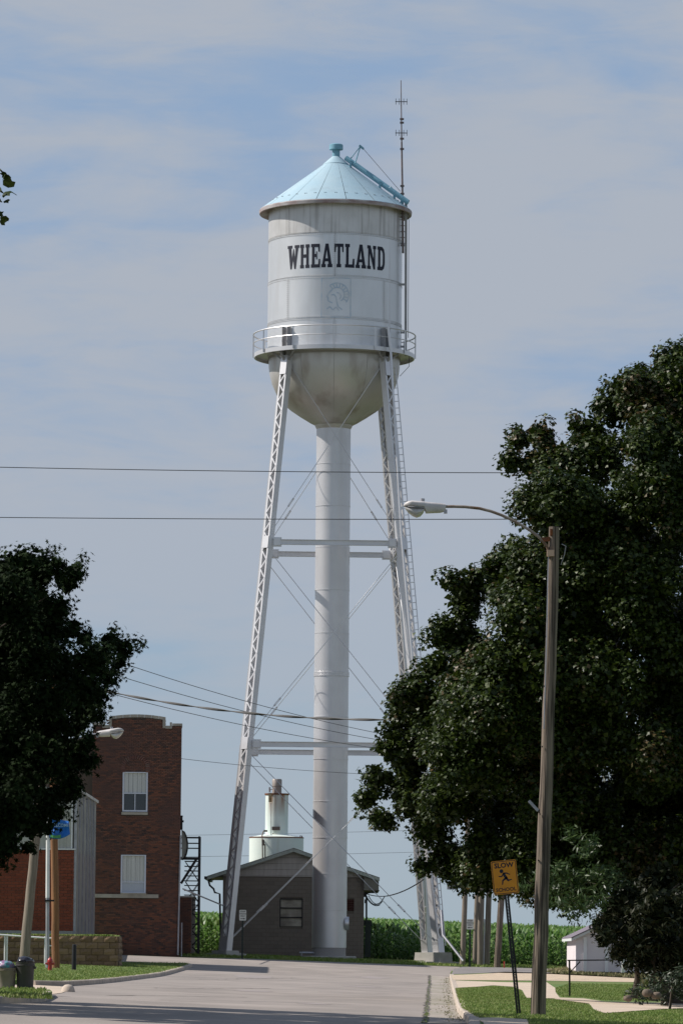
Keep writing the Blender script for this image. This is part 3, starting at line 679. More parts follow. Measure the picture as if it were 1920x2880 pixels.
levels = [zl_top-.15, zt(1543), zt(2106), zl_bot+.1]
for k in range(4):
    k2 = (k+1) % 4
    for li in (1, 2):
        z = levels[li]; a, b = leg_pt(k, z), leg_pt(k2, z); d = (b-a).normalized(); mb = MB()
        a2, b2 = a + d*.25, b - d*.25; up = Vector((0, 0, 1)); side = d.cross(up)
        mb.beam(a2, b2, .02, .24, up)
        for s in (-1, 1): mb.beam(a2+up*.12*s, b2+up*.12*s, .2, .02, up)
        obj('strut', mb, paint, tower)
        Rd = Matrix(((d.x, -d.y, 0), (d.y, d.x, 0), (0, 0, 1)))
        for e, sg in ((a, 1), (b, -1)):
            mb = MB(); mb.box(e + d*sg*.42, (.5, .125, .46), Rd); mb.box(e + d*sg*.45, (.3, .26, .34), Rd); obj('gusset', mb, paint, tower)
    for li in range(3):
        zu, zl = levels[li] - (0 if li == 0 else .3), levels[li+1] + (.3 if li < 2 else .3)
        for ka, kb in ((k, k2), (k2, k)):
            p0, p1 = leg_pt(ka, zu), leg_pt(kb, zl); d = (p1-p0); p0 = p0 + d*.03; p1 = p1 - d*.03
            mb = MB(); mb.tube([p0, p1], .018, 5); rod = obj('brace_rod', mb, paint, tower)
            obj('turnbuckle', turn(p0, p1, .83), paint, rod)
# overflow pipe on the tank, tank ladder, antenna, leg ladder
mb = MB(); q0 = unp(1091, 600, TY-1.9); q1 = unp(1092, 985, TY-1.9); mb.tube([q0, q1], .10, 10); obj('overflow_pipe', mb, paint, tower, True)
mb = MB(); mb.tube([unp(1091, 920, TY-3.2), unp(1098, 985, TY-3.2)], .07, 8); mb.tube([unp(1098, 985, TY-3.2), unp(1128, 1500, TY-4.2), unp(1160, 1860, TY-4.9), unp(1190, 2300, TY-5.4), unp(1232, 2640, TY-5.6)], .06, 8); obj('overflow_pipe', mb, paint, tower, True)
def ladder(p0, p1, w, step, m, rr=.022):
    mb = MB(); d = (p1-p0).normalized(); s = d.cross(Vector((0, 1, 0))).normalized()*w/2
    s.y = .0
    mb.beam(p0+s, p1+s, .05, .02); mb.beam(p0-s, p1-s, .05, .02); L = (p1-p0).length
    for i in range(int(L/step)): c = p0 + d*(i*step+.1); mb.tube([c-s, c+s], rr, 4)
    return mb
obj('leg_ladder', ladder(unp(1106, 1030, TY-1.6), unp(1246, 2660, TY-4.4), .22, .34, paint, .016), paint, tower)
mb = MB()
for t in (.08, .2, .32, .45, .58, .7, .85):
    q = unp(1106, 1030, TY-1.6).lerp(unp(1246, 2660, TY-4.4), t); mb.tube([q - Vector((.15, 0, 0)), q - Vector((.6, .0, .1))], .02, 5)
obj('ladder_bracket', mb, paint, tower)
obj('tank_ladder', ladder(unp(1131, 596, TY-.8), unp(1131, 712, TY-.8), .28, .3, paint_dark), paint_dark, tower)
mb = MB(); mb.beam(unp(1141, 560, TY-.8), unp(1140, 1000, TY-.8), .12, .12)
for py in (610, 800, 935, 975): mb.beam(unp(1125, py, TY-.8), unp(1141, py, TY-.8), .08, .1)
obj('tank_standpipe', mb, paint_dark, tower)
mb = MB(); mb.tube([unp(1143, 575, TY-.6), unp(1149, 620, TY-.6), unp(1147, 950, TY-.6)], .014, 5); mb.tube([unp(1149, 985, TY-.6), unp(1150, 1030, TY-.4), unp(1124, 1058, TY)], .014, 5); obj('tank_cable', mb, thinwire, tower)
ant = thing('radio_antenna', 'slender dark radio antenna rising above the tower roof edge', 'antenna', tuple(unp(1133, 712, TY-.9)))
mb = MB(); mb.tube([unp(1133, 712, TY-.9), unp(1131, 520, TY-.9), unp(1129, 400, TY-.9)], [.06, .05, .045], 7); mb.tube([unp(1129, 400, TY-.9), unp(1127, 226, TY-.9)], [.035, .018], 6)
for py in (335, 345, 390, 419, 523, 545, 690): mb.box(unp(1129+(py-226)/200, py, TY-.9), (.2, .1, .09))
obj('mast', mb, mat('antenna_metal', (.12, .105, .11), .6, var=(.2, .14, .13), vscale=4), ant)
for py in (286, 374):
    mb = MB(); c = unp(1128, py, TY-.9); mb.beam(c-Vector((.3, 0, 0)), c+Vector((.3, 0, 0)), .035, .035)
    for s in (-.27, -.1, .12, .28): mb.tube([c+Vector((s, 0, -.15)), c+Vector((s, 0, .16))], .014, 5)
    obj('antenna_element', mb, blacksteel, ant)

# ------------------------------------------------------------------ brick/block walls
def brick_wall(root, x0, x1, z0, z1, y, bl, bh, joint, m, name, holes=(), nparts=300, prio=None, dep=.06, proud=.012, top=None, jit=.0, normal='-Y', xfix=None):
    """running bond over a wall in the plane Y=y (facing -Y) or X=xfix (facing +X); returns count"""
    items = []
    row = 0; z = z0
    while z < z1 - .02:
        zt_ = min(z + bh, z1); u = x0 - (bl/2 if row % 2 else 0)
        while u < x1:
            a, b = max(u, x0), min(u + bl, x1)
            segs = [(a + joint/2, b - joint/2)]
            for hx0, hx1, hz0, hz1 in holes:
                if zt_ - joint > hz0 and z < hz1 - .01:
                    ns = []
                    for s0, s1 in segs:
                        if s1 <= hx0 or s0 >= hx1: ns.append((s0, s1))
                        else:
                            if hx0 - s0 > .03: ns.append((s0, hx0))
                            if s1 - hx1 > .03: ns.append((hx1, s1))
                    segs = ns
            for s0, s1 in segs:
                if s1 - s0 < .03: continue
                if top and z + bh > top((s0+s1)/2): continue
                items.append((s0, s1, z, zt_ - joint))
            u += bl
        z += bh; row += 1
    if prio: items.sort(key=prio)
    L = wloc(root); cache = {}; mj = MB()
    for i, (s0, s1, a, b) in enumerate(items):
        off = proud + random.uniform(-jit, jit)
        if i < nparts:
            key = (round(s1-s0, 2), round(b-a, 3))
            if key not in cache:
                q = MB(); w, h = s1-s0, b-a
                if jit > .01:
                    nx_, nz_ = 3, 2
                    for ii in range(nx_+1):
                        for jj in range(nz_+1):
                            edge = ii in (0, nx_) or jj in (0, nz_)
                            q.v.append(Vector((-w/2+w*ii/nx_, -dep/2 + (0 if edge else -random.uniform(.02, .05)), -h/2+h*jj/nz_)))
                    for ii in range(nx_):
                        for jj in range(nz_): k = ii*(nz_+1)+jj; q.f.append((k, k+1, k+nz_+2, k+nz_+1))
                    q.box((0, .01, 0), (w, dep-.02, h))
                else: q.box((0, 0, 0), (w, dep, h))
                me = bpy.data.meshes.new(name); me.from_pydata([tuple(v) for v in q.v], [], q.f)
                me.materials.append(m); cache[key] = me
            o = bpy.data.objects.new(name, cache[key]); C.objects.link(o); o.parent = root
            c = (s0+s1)/2
            if xfix is None: o.location = Vector((c, y + dep/2 - off, (a+b)/2)) - L
            else: o.location = Vector((xfix - dep/2 + off, c, (a+b)/2)) - L; o.rotation_euler = (0, 0, PI/2)
        else:
            c = (s0+s1)/2
            if xfix is None: mj.box((c, y+dep/2-off, (a+b)/2), (s1-s0, dep, b-a))
            else: mj.box((xfix-dep/2+off, c, (a+b)/2), (dep, s1-s0, b-a))
    if mj.v: obj(name + '_courses', mj, m, root, kind='stuff')
    return len(items)

# main three-storey brick building, front at Y=212
def holed_wall(mb, x0, x1, z0, z1, y0, y1, holes):
    zs = sorted({z0, z1} | {z for h in holes for z in h[2:4] if z0 < z < z1})
    for a, b in zip(zs[:-1], zs[1:]):
        cur = x0
        for h in sorted(h for h in holes if h[2] < (a+b)/2 < h[3]):
            if h[0] > cur: mb.bx(cur, h[0], y0, y1, a, b)
            cur = max(cur, h[1])
        if cur < x1: mb.bx(cur, x1, y0, y1, a, b)
def pr(px0, py0, px1, py1, Y): a, b = unp(px0, py0, Y), unp(px1, py1, Y); return (a.x, b.x, b.z, a.z)
BY = 212.0
U = lambda px, py: unp(px, py, BY)
bx0, bx1 = U(259, 2300).x, U(508, 2300).x
gB = G(bx1, BY) - .3
zr = U(495, 2041).z; zhump = U(385, 2018).z
bld = thing('brick_building', 'three storey dark red brick building with stone coping and two blinded windows', 'building', ((bx0+bx1)/2, BY, gB))
bld.rotation_euler = (0, 0, R_(2.7))
mb = MB(); mb.bx(bx0, bx1-.01, BY+.25, BY+20, gB, zr-.02); holed_wall(mb, bx0, bx1-.01, gB, zr-.02, BY+.02, BY+.25, [pr(346, 2171, 415, 2283, BY), pr(341, 2404, 410, 2514, BY)]); mb.bx(bx0-9, bx0, BY+3, BY+20, gB, zr-.5); obj('wall', mb, mortar, bld)
def topf(x):
    px = (x - bx0) / (bx1 - bx0)
    c = (U(383, 2300).x); hw = (U(463, 2300).x - U(303, 2300).x)/2
    if abs(x-c) < hw: return zr + .38 - .12*((x-c)/hw)**2
    return zr
mb = MB()
pl = [Vector((bx0, BY+.02, zr-.3))]
nseg = 20
xs = [bx0 + (bx1-bx0)*i/nseg for i in range(nseg+1)]
c_ = U(383, 2300).x; hw_ = (U(463, 2300).x - U(303, 2300).x)/2
poly = [(bx0, zr-.3), (bx0, zr), (c_-hw_, zr)] + [(c_ + hw_*t, zr+.38-.12*t*t) for t in (-1, -.6, -.2, .2, .6, 1)] + [(c_+hw_, zr), (bx1, zr), (bx1, zr-.3)]
mb.prism([(x, BY+.02, z) for x, z in poly], (0, .35, 0)); obj('parapet', mb, mortar, bld)
def pr(px0, py0, px1, py1, Y): a, b = unp(px0, py0, Y), unp(px1, py1, Y); return (a.x, b.x, b.z, a.z)
w1 = pr(346, 2171, 415, 2283, BY); w2 = pr(341, 2404, 410, 2514, BY)
sill1 = pr(342, 2284, 416, 2292, BY); band = pr(252, 2514, 446, 2526, BY)
nb = brick_wall(bld, bx0, bx1, gB, zr+.45, BY, .215, .072, .012, brickm, 'brick', holes=[w1, w2, sill1, band], nparts=300,
                prio=lambda it: -(it[2] + (it[0]-bx0)*.6), top=topf, jit=.004)
# right side wall, seen only from a step aside
brick_wall(bld, BY+.1, BY+14, gB, zr, 0, .43, .144, .02, brickm, 'brick', nparts=0, xfix=bx1)
# coping stones
mb = MB()
cp = [(c_+hw_*t, zr+.38-.12*t*t) for t in (-1, -.75, -.5, -.25, 0, .25, .5, .75, 1)]
for (xa, za), (xb, zb) in zip(cp[:-1], cp[1:]):
    mb = MB(); mb.prism([(xa+.004, BY-.06, za), (xb-.004, BY-.06, zb), (xb-.004, BY-.06, zb+.14), (xa+.004, BY-.06, za+.14)], (0, .5, 0)); obj('coping_stone', mb, stonec, bld)
for s in (-1, 1):
    xe = c_ + s*hw_
    mb = MB(); mb.bx(min(xe, xe-s*.14), max(xe, xe-s*.14), BY-.075, BY+.38, zr-.12, zr+.28); obj('coping_stone', mb, stonec, bld)
    mb = MB(); mb.bx(min(xe, xe+s*.22), max(xe, xe+s*.22)+.001, BY-.07, BY+.38, zr-.14, zr-.0); obj('coping_stone', mb, stonec, bld)
    mb = MB(); mb.bx(min(xe+s*.2, xe+s*.30), max(xe+s*.2, xe+s*.30), BY-.08, BY+.38, zr-.14, zr+.16); obj('coping_stone', mb, stonec, bld)
    e = bx1+.03 if s > 0 else bx0-.03
    mb = MB(); mb.bx(min(xe+s*.32, e), max(xe+s*.32, e), BY-.06, BY+.38, zr-.0, zr+.11); obj('coping_stone', mb, stonec, bld)
mb = MB(); mb.bx(bx1-.3, bx1+.04, BY+.4, BY+20, zr-.02, zr+.1); obj('coping_stone', mb, stonec, bld)
mb = MB(); mb.bx(sill1[0], sill1[1], BY-.09, BY+.15, sill1[2], sill1[3]); obj('sill', mb, stonec, bld)
mb = MB(); mb.bx(band[0], band[1], BY-.10, BY+.1, band[2], band[3]); mb.bx(unp(340, 2500, BY).x, unp(412, 2500, BY).x, BY-.12, BY+.1, band[3]-.02, band[3]+.06); obj('stone_band', mb, stonec, bld)
# brick arch over the upper window
mb = MB(); ca = (w1[0]+w1[1])/2
for i in range(17):
    t = PI*i/16; c = Vector((ca + .58*math.cos(t), BY-.012, w1[3]+.28+.58*math.sin(t)*.72)); mb.box(c, (.2, .05, .055), Matrix.Rotation(-t*.9, 3, 'Y'))
for s in (-1, 1):
    for i in range(4): mb.box((ca+s*.58, BY-.012, w1[3]+.02+i*.07), (.2, .05, .055))
obj('brick_arch', mb, mat('arch_brick', (.17, .075, .055), .9, island=[(.20, .10, .08), (.13, .06, .05), (.16, .12, .10)]), bld, kind='stuff')
def sash(w, lower_open, nblind):
    x0, x1, z0, z1 = w; wd = bpy.data.objects.new('window', None); C.objects.link(wd); wd.parent = bld
    fr = .07; mb = MB()
    mb.bx(x0, x0+fr, BY-.02, BY+.14, z0, z1); mb.bx(x1-fr, x1, BY-.02, BY+.14, z0, z1); mb.bx(x0+fr, x1-fr, BY-.02, BY+.14, z1-fr*.6, z1); mb.bx(x0+fr, x1-fr, BY-.03, BY+.14, z0, z0+fr)
    zm = z0 + (z1-z0)*(.46 if lower_open else .30)
    mb.bx(x0+fr, x1-fr, BY+.0, BY+.1, zm-.02, zm+.02)
    if lower_open: mb.bx((x0+x1)/2-.02, (x0+x1)/2+.02, BY+.01, BY+.1, z0+fr, zm-.02)
    obj('frame', mb, winwhite, wd)
    n = 5
    for i in range(n):
        mb = MB(); a = x0+fr+(x1-x0-2*fr)*i/n; b = x0+fr+(x1-x0-2*fr)*(i+1)/n
        mb.bx(a+.006, b-.006, BY+.05+(i % 2)*.01, BY+.08, zm+.02, z1-fr*.6); obj('blind_panel', mb, blind, wd)
    mb = MB(); mb.bx(x0+fr, x1-fr, BY+.085, BY+.095, z0+fr, z1-fr*.6); obj('pane', mb, glass if lower_open else blind, wd)
    if not lower_open:
        mb = MB(); mb.bx(x0+fr, x1-fr, BY+.03, BY+.06, z0+fr, zm-.02); obj('shade', mb, mat('pale_shade', (.45, .48, .54), .7), wd)
sash(w1, True, 5); sash(w2, False, 5)
# drain pipe at the right corner
mb = MB(); mb.tube([unp(508, 2350, BY-.1), unp(506, 2420, BY-.1), unp(503, 2560, BY-.1), unp(500, 2686, BY-.1)], .04, 6); obj('downpipe', mb, galv, bld)
mb = MB(); mb.tube([unp(514, 2595, BY+1), unp(513, 2690, BY+1)], .035, 6); obj('conduit', mb, galv, bld)
# low brick lean-to by the fire escape
lt = thing('brick_lean_to', 'low dark brick lean-to with pale cap beside the fire escape', 'lean-to', (bx1+.3, BY+4, gB))
lx0, lx1 = bx1-.5, unp(540, 2530, BY+3).x; lz = unp(530, 2524, BY+3).z
mb = MB(); mb.bx(lx0, lx1-.02, BY+3.03, BY+9, gB, lz); obj('wall', mb, mortar, lt)
brick_wall(lt, lx0, lx1, gB, lz, BY+3, .215, .072, .012, brickm, 'brick', nparts=120, jit=.003)
mb = MB(); mb.bx(lx0, lx1+.04, BY+2.95, BY+9, lz, lz+.07); obj('roof_cap', mb, stonec, lt)
# pale hood on the side wall
hd = thing('wall_hood', 'pale rounded hood with black rim on the brick side wall above the fire escape', 'hood', tuple(unp(512, 2375, BY+5)))
mb = MB(); pts = [(0, 2335), (8, 2340), (13, 2352), (16, 2368), (16, 2385), (13, 2400), (8, 2412), (0, 2418)]
mb.prism([unp(511+x, y, BY+4.0) for x, y in pts], (0, 1.4, 0)); obj('shell', mb, tarp, hd)
mb = MB(); mb.tube([unp(511+x*1.05, y, BY+3.97) for x, y in pts], .025, 5); obj('rim', mb, blacksteel, hd)
vent = thing('wall_flue', 'thin black flue with cap on the brick side wall', 'flue', tuple(unp(511, 2340, BY+4)))
mb = MB(); mb.tube([unp(511, 2334, BY+4), unp(511, 2295, BY+4)], .05, 6); mb.box(unp(513, 2310, BY+4), (.14, .14, .1)); mb.box(unp(511, 2296, BY+4), (.12, .12, .08)); obj('flue_pipe', mb, blacksteel, vent)
# fire escape
fe = thing('fire_escape', 'black steel fire escape with cross bracing on the side of the brick building', 'fire escape', tuple(unp(555, 2685, BY+4)))
fa, fb = BY+4.2, BY+5.4
W = lambda px, py, Y=BY+4.2: unp(px, py, Y)
xo, xi = W(559, 2500).x, W(515, 2500).x
ztop, zp, zbt = W(559, 2352).z, W(540, 2414).z, G(xo, fa)
for x, y in ((xo, fa), (xo, fb)):
    mb = MB(); mb.beam((x, y, zbt), (x, y, ztop), .09, .09); obj('post', mb, blacksteel, fe)
mb = MB(); mb.bx(bx1-.3, xo+.05, fa-.05, fb+.05, zp-.05, zp+.06); obj('platform', mb, blacksteel, fe)
for i, py in enumerate((2355, 2371, 2385)):
    for y in (fa, fb):
        mb = MB(); z = W(540, py).z; mb.beam((bx1-.3, y, z), (xo, y, z), .03 if i else .05, .03 if i else .05); obj('guard_rail', mb, blacksteel, fe)
for y in (fa, fb):
    zz = [W(540, p).z for p in (2425, 2480, 2540, 2590, 2640, 2682)]
    for j, (a, b) in enumerate(zip(zz[:-1], zz[1:])):
        for s in (0, 1):
            mb = MB(); xa, xb = (xi+.1, xo) if s == 0 else (xo, xi+.1); mb.beam((xa, y, a), (xb, y, b), .03, .03); obj('cross_brace', mb, blacksteel, fe)
mb = MB(); mb.beam((xo-.1, fa-.03, zp), (xi-.1, fa-.03, W(515, 2485).z), .05, .12); obj('stair_stringer', mb, blacksteel, fe)
mb2 = [W(540, p).z for p in (2422, 2436, 2449, 2463, 2477, 2490, 2504, 2517, 2531, 2545, 2558, 2572, 2600, 2628, 2655)]
for z in mb2:
    mb = MB(); mb.bx(xi+.05, xo-.02, fa+.1, fb-.1, z-.018, z+.018); obj('step', mb, blacksteel, fe)

# annex: red brick below, cream ribbed siding above
AY = 184.0; A_ = lambda px, py: unp(px, py, AY)
ax1 = A_(208, 2500).x; ax0 = A_(-260, 2500).x; azb = A_(100, 2619).z; azm = A_(100, 2388).z; azt = A_(200, 2222).z
anx = thing('school_annex', 'annex of orange-red brick with cream ribbed metal siding above', 'building', (ax1-3, AY, azb))
mb = MB(); mb.bx(ax0, ax1-.01, AY+.02, 199.9, azb-.8, azm-.02); obj('wall', mb, mortar_r, anx)
mb = MB(); mb.bx(ax0-.02, ax1+.0, AY-.02, AY+.4, azb-.2, azb+.02); obj('foundation', mb, concrete, anx)
brick_wall(anx, ax0, ax1, azb+.03, azm-.02, AY, .305, .117, .016, brickr, 'brick', nparts=300, prio=lambda it: -it[0], jit=.003)
mb = MB(); mb.bx(ax0, ax1-.08, AY+.06, 199.9, azm, azt); obj('siding_backing', mb, cream, anx)
mb = MB(); mb.bx(ax0-.02, ax1+.05, AY-.05, AY+.3, azm-.02, azm+.035); obj('flashing', mb, white, anx)
x = ax1 - .08
i = 0
while x > ax0 + .3:
    mb = MB(); xx = x - .28
    mb.bx(xx+.012, x-.06, AY+.03, AY+.06, azm+.04, azt-.02); obj('siding_panel', mb, cream, anx)
    mb = MB(); mb.bx(x-.06, x, AY-.01, AY+.06, azm+.04, azt-.02); obj('siding_rib', mb, white if i % 3 == 0 else cream, anx); x = xx + .012; i += 1
# right side wall of annex, receding: posts, panels, dark windows
mb = MB()
sidem = mat('grey_brown_side_panel', (.20, .19, .17), .8, var=(.13, .12, .11), vscale=1.2)  # mottled grey-brown, darker than the cream siding on the front
ys = np.linspace(AY+.1, 199.7, 13)
for i, (ya, yb) in enumerate(zip(ys[:-1], ys[1:])):
    tgt = sidem if i % 3 != 1 else glass
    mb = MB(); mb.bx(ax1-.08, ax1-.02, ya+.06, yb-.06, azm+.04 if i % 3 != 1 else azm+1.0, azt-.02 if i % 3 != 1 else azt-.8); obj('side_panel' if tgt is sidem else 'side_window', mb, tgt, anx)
    mb = MB(); mb.bx(ax1-.02, ax1+.09, ya-.05, ya+.05, azb-.3, azt-.01); obj('pilaster', mb, cream if i % 2 else galv, anx)
brick_wall(anx, AY+.2, 199.7, azb+.03, azm-.02, 0, .61, .117, .016, brickr, 'brick', nparts=0, xfix=ax1-.01)
mb = MB(); mb.bx(ax0, ax1+.12, AY-.08, 199.9, azt, azt+.12); obj('roof_edge', mb, cream, anx)
# wall lamp on the side
# terrace lawn and retaining wall
RY = 176.0; rx1 = unp(333, 2660, RY).x; rzt = unp(260, 2632, RY).z; rzb = G(rx1-2, RY) + .02
ret = thing('retaining_wall', 'low brown split-face stone retaining wall below the brick annex', 'retaining wall', (rx1-2, RY, rzb))
mb = MB(); mb.bx(-16.5, rx1-.2, RY+.16, RY+.3, rzb-.2, rzt-.03); mb.bx(rx1-.3, rx1-.16, RY+.16, 179, rzb-.2, rzt-.03); obj('core', mb, mortar, ret)
nrow = 5; rh = (rzt - rzb) / nrow
brick_wall(ret, -16.5, rx1, rzb, rzt, RY, .46, rh, .012, retstone, 'stone', nparts=300, dep=.3, jit=.02, proud=.0)
brick_wall(ret, RY+.3, 179, rzb, rzt, 0, .46, rh, .012, retstone, 'stone', nparts=170, dep=.3, jit=.02, proud=.0, xfix=rx1)
mb = MB(); mb.prism([(-20, RY+.25, rzt-.02), (rx1-.25, RY+.25, rzt-.02), (rx1-.25, 179, rzt-.02), (ax1+.6, 186, rzt), (ax1+.1, BY-.15, rzt+.1), (-20, BY-.15, rzt+.1)], (0, 0, -.6)); structure(obj('terrace_lawn', mb, lawn))
N = 16000; X = rng.uniform(-16, rx1-.3, N); Y = RY+.3 + rng.uniform(0, 1, N)**1.3*8; X = np.where((Y > AY-.1) & (X < ax1), -30, X); k = X > -20
o = scatter_mesh('grass', ([(-.35, 0, 0), (.35, 0, 0), (.1, .15, .7), (.5, .3, 1), (-.6, -.1, .75), (-.1, 0, 0), (-.3, -.2, 0)], [(0, 1, 2), (1, 3, 2), (5, 4, 6)]),
                 np.stack([X[k], Y[k], np.full(k.sum(), rzt-.03)], 1), rot_z(rng.uniform(0, 6.28, k.sum())), rng.uniform(.05, .11, k.sum()), blade)
tag(o, 'strip of green grass on the terrace above the retaining wall', 'grass')

# ------------------------------------------------------------------ pump house
PY_ = 231.0; Q = lambda px, py: unp(px, py, PY_)
px1 = Q(1022, 2600).x; rid = Q(826, 2385); px0 = 2*rid.x - px1; gP = G(rid.x, PY_) - .1; zw = Q(826, 2463).z
ez = Q(1067, 2468).z; xe1 = Q(1067, 2468).x; xe0 = 2*rid.x - xe1; zrid = rid.z
ph = thing('pump_house', 'low grey block pump house with shallow gable roof behind the tower riser', 'building', (rid.x, PY_, gP))
mb = MB(); mb.bx(px0, px1-.01, PY_+.3, PY_+10, gP, zw); holed_wall(mb, px0, px1-.01, gP, zw, PY_+.03, PY_+.3, [pr(787, 2527, 851, 2607, PY_), pr(972, 2529, 995, 2562, PY_)]); obj('wall', mb, cmum, ph)
win = pr(787, 2527, 851, 2607, PY_); lou = pr(972, 2529, 995, 2562, PY_)
brick_wall(ph, px0, px1, gP, zw-.02, PY_, .406, .203, .012, cmu, 'block', holes=[win, lou], nparts=300, jit=.002, dep=.1)
brick_wall(ph, PY_+.1, PY_+10, gP, zw-.02, 0, .406, .203, .012, cmu, 'block', nparts=0, dep=.1, xfix=px1)
# gable: lap boards
slope = (zrid - ez) / (xe1 - rid.x)
nb_ = 4; gh = (zrid - .2 - zw)
for i in range(nb_):
    za, zb = zw + gh*i/nb_ + .012, zw + gh*(i+1)/nb_
    xa, xb = (zrid-.16-za)/slope, (zrid-.16-zb)/slope; xa = min(xa, rid.x-px0)
    mb = MB(); mb.prism([(rid.x-xa, PY_-.02-.004*i, za), (rid.x+xa, PY_-.02-.004*i, za), (rid.x+max(xb, .02), PY_-.02-.004*i, zb), (rid.x-max(xb, .02), PY_-.02-.004*i, zb)], (0, .05, 0)); obj('gable_board', mb, siding, ph)
mb = MB(); mb.prism([(px0, PY_+.04, zw), (px1, PY_+.04, zw), (rid.x, PY_+.04, zrid-.15)], (0, 9.9, 0)); obj('gable_core', mb, cmum, ph)
mb = MB(); mb.bx(px0, px1, PY_-.05, PY_+.03, zw-.05, zw+.0); obj('gable_trim', mb, siding, ph)
for s in (-1, 1):
    e = xe1 if s > 0 else xe0
    mb = MB(); mb.prism([(rid.x, PY_-.35, zrid), (e, PY_-.35, ez), (e, PY_-.35, ez-.06), (rid.x, PY_-.35, zrid-.06)], (0, 10.8, 0)); obj('roof', mb, shingle, ph)
    mb = MB(); mb.prism([(rid.x, PY_-.38, zrid-.03), (e, PY_-.38, ez-.03), (e, PY_-.38, ez-.20), (rid.x, PY_-.38, zrid-.20)], (0, .05, 0)); obj('fascia', mb, fascia, ph)
    mb = MB(); wx = px1 if s > 0 else px0; mb.bx(min(e, wx), max(e, wx), PY_-.3, PY_+10, zw-.72 if s > 0 else zw-.1, zw-.70 if s > 0 else zw-.08); obj('soffit', mb, cmu, ph)
mb = MB(); mb.prism([(px1, PY_-.28, zw), (xe1-.04, PY_-.28, ez-.2), (xe1-.04, PY_-.28, zw-.70), (px1, PY_-.28, zw-.70)], (0, .05, 0)); obj('eave_return', mb, mat('eave_board', (.2, .19, .17), .8), ph)
mb = MB(); mb.bx(xe0-.15, xe0, PY_-.4, PY_+10, ez-.16, ez-.02); obj('gutter', mb, blacksteel, ph)
mb = MB(); mb.tube([unp(586, 2475, PY_-.3), unp(590, 2490, PY_-.3), unp(601, 2500, PY_-.3), unp(604, 2510, PY_-.3), unp(618, 2514, PY_-.3), unp(622, 2680, PY_-.1)], .05, 6); obj('downpipe', mb, blacksteel, ph)
wd = bpy.data.objects.new('window', None); C.objects.link(wd); wd.parent = ph
mb = MB(); x0, x1, z0, z1 = win; f = .05
mb.bx(x0, x0+f, PY_-.0, PY_+.09, z0, z1); mb.bx(x1-f, x1, PY_, PY_+.09, z0, z1); mb.bx(x0+f, x1-f, PY_, PY_+.09, z1-f, z1)
hp = (z1 - z0) / 3
for i in (1, 2): mb.bx(x0+f, x1-f, PY_, PY_+.09, z0+hp*i-.03, z0+hp*i+.03)
obj('frame', mb, blacksteel, wd)
for i in range(3):
    q = MB(); q.bx(x0+f, x1-f, PY_+.06, PY_+.08, z0+hp*i+.03, z0+hp*(i+1)-.03); obj('pane', q, frost, wd)
mb = MB()
x0, x1, z0, z1 = lou; mb.bx(x0, x1, PY_+.05, PY_+.06, z0, z1)
lv = obj('louvre', mb, mat('dark_red_louvre', (.08, .03, .025), .8), ph)
for i in range(5): q = MB(); zz = z0+(z1-z0)*(i+.5)/5; q.box(((x0+x1)/2, PY_+.02, zz), (x1-x0, .06, .03), Matrix.Rotation(.5, 3, 'X')); obj('slat', q, MATS['dark_red_louvre'], lv)
mb = MB(); mb.box(unp(1034, 2640, PY_+1), (.3, .4, 1.9)); mb.box(unp(1033, 2596, PY_+1), (.45, .3, .3)); mb.tube([unp(1030, 2600, PY_+1), unp(1030, 2520, PY_+1)], .05, 6); obj('meter_cabinet', mb, MATS['dark_green_post'], ph)
mb = MB(); mb.tube([unp(1022, 2515, PY_+.3), unp(1058, 2507, PY_+.3)], .03, 6); mb.box(unp(1026, 2516, PY_+.3), (.18, .15, .25)); mb.box(unp(1028, 2535, PY_+.3), (.12, .12, .2)); obj('service_bracket', mb, blacksteel, ph)
mb = MB()
for j, (a, b, sag) in enumerate((((1028, 2517), (1082, 2520), 26), ((1036, 2519), (1078, 2526), 20), ((1030, 2525), (1068, 2545), 10), ((1040, 2535), (1075, 2535), 12), ((1024, 2512), (1088, 2520), 4))):
    mb.tube([unp(a[0]+(b[0]-a[0])*t, a[1]+(b[1]-a[1])*t + sag*4*t*(1-t), PY_-.2) for t in np.linspace(0, 1, 9)], .022, 5)
obj('drip_loop', mb, wirem, ph)

# treatment tank behind the pump house
TY2 = 244.0; K = lambda px, py: unp(px, py, TY2); cx = K(777, 2400).x; s2 = F/TY2
trt = thing('treatment_tank', 'pale green-white stepped metal tank with rusty rim behind the pump house', 'tank', (cx, TY2, G(cx, TY2)))
CC = Vector((cx, TY2, 0)); r1, r2, r3 = 76/s2, 32/s2, 13/s2
mb = MB(); mb.lathe([(r1, G(cx, TY2)), (r1, K(777, 2356).z), (r1-.03, K(777, 2355).z), (r2*.9, K(777, 2346).z)], 56, CC); obj('tank_body', mb, tankw, trt, True)
mb = MB(); mb.lathe([(r1+.015, K(777, 2356).z-.03), (r1+.02, K(777, 2356).z+.02), (r1-.02, K(777, 2356).z+.03)], 56, CC); obj('tank_rim', mb, rust, trt, True)
tw2 = mat('rust_streaked_tank_paint', (.66, .76, .72), .45, var=(.72, .78, .74), vscale=1)
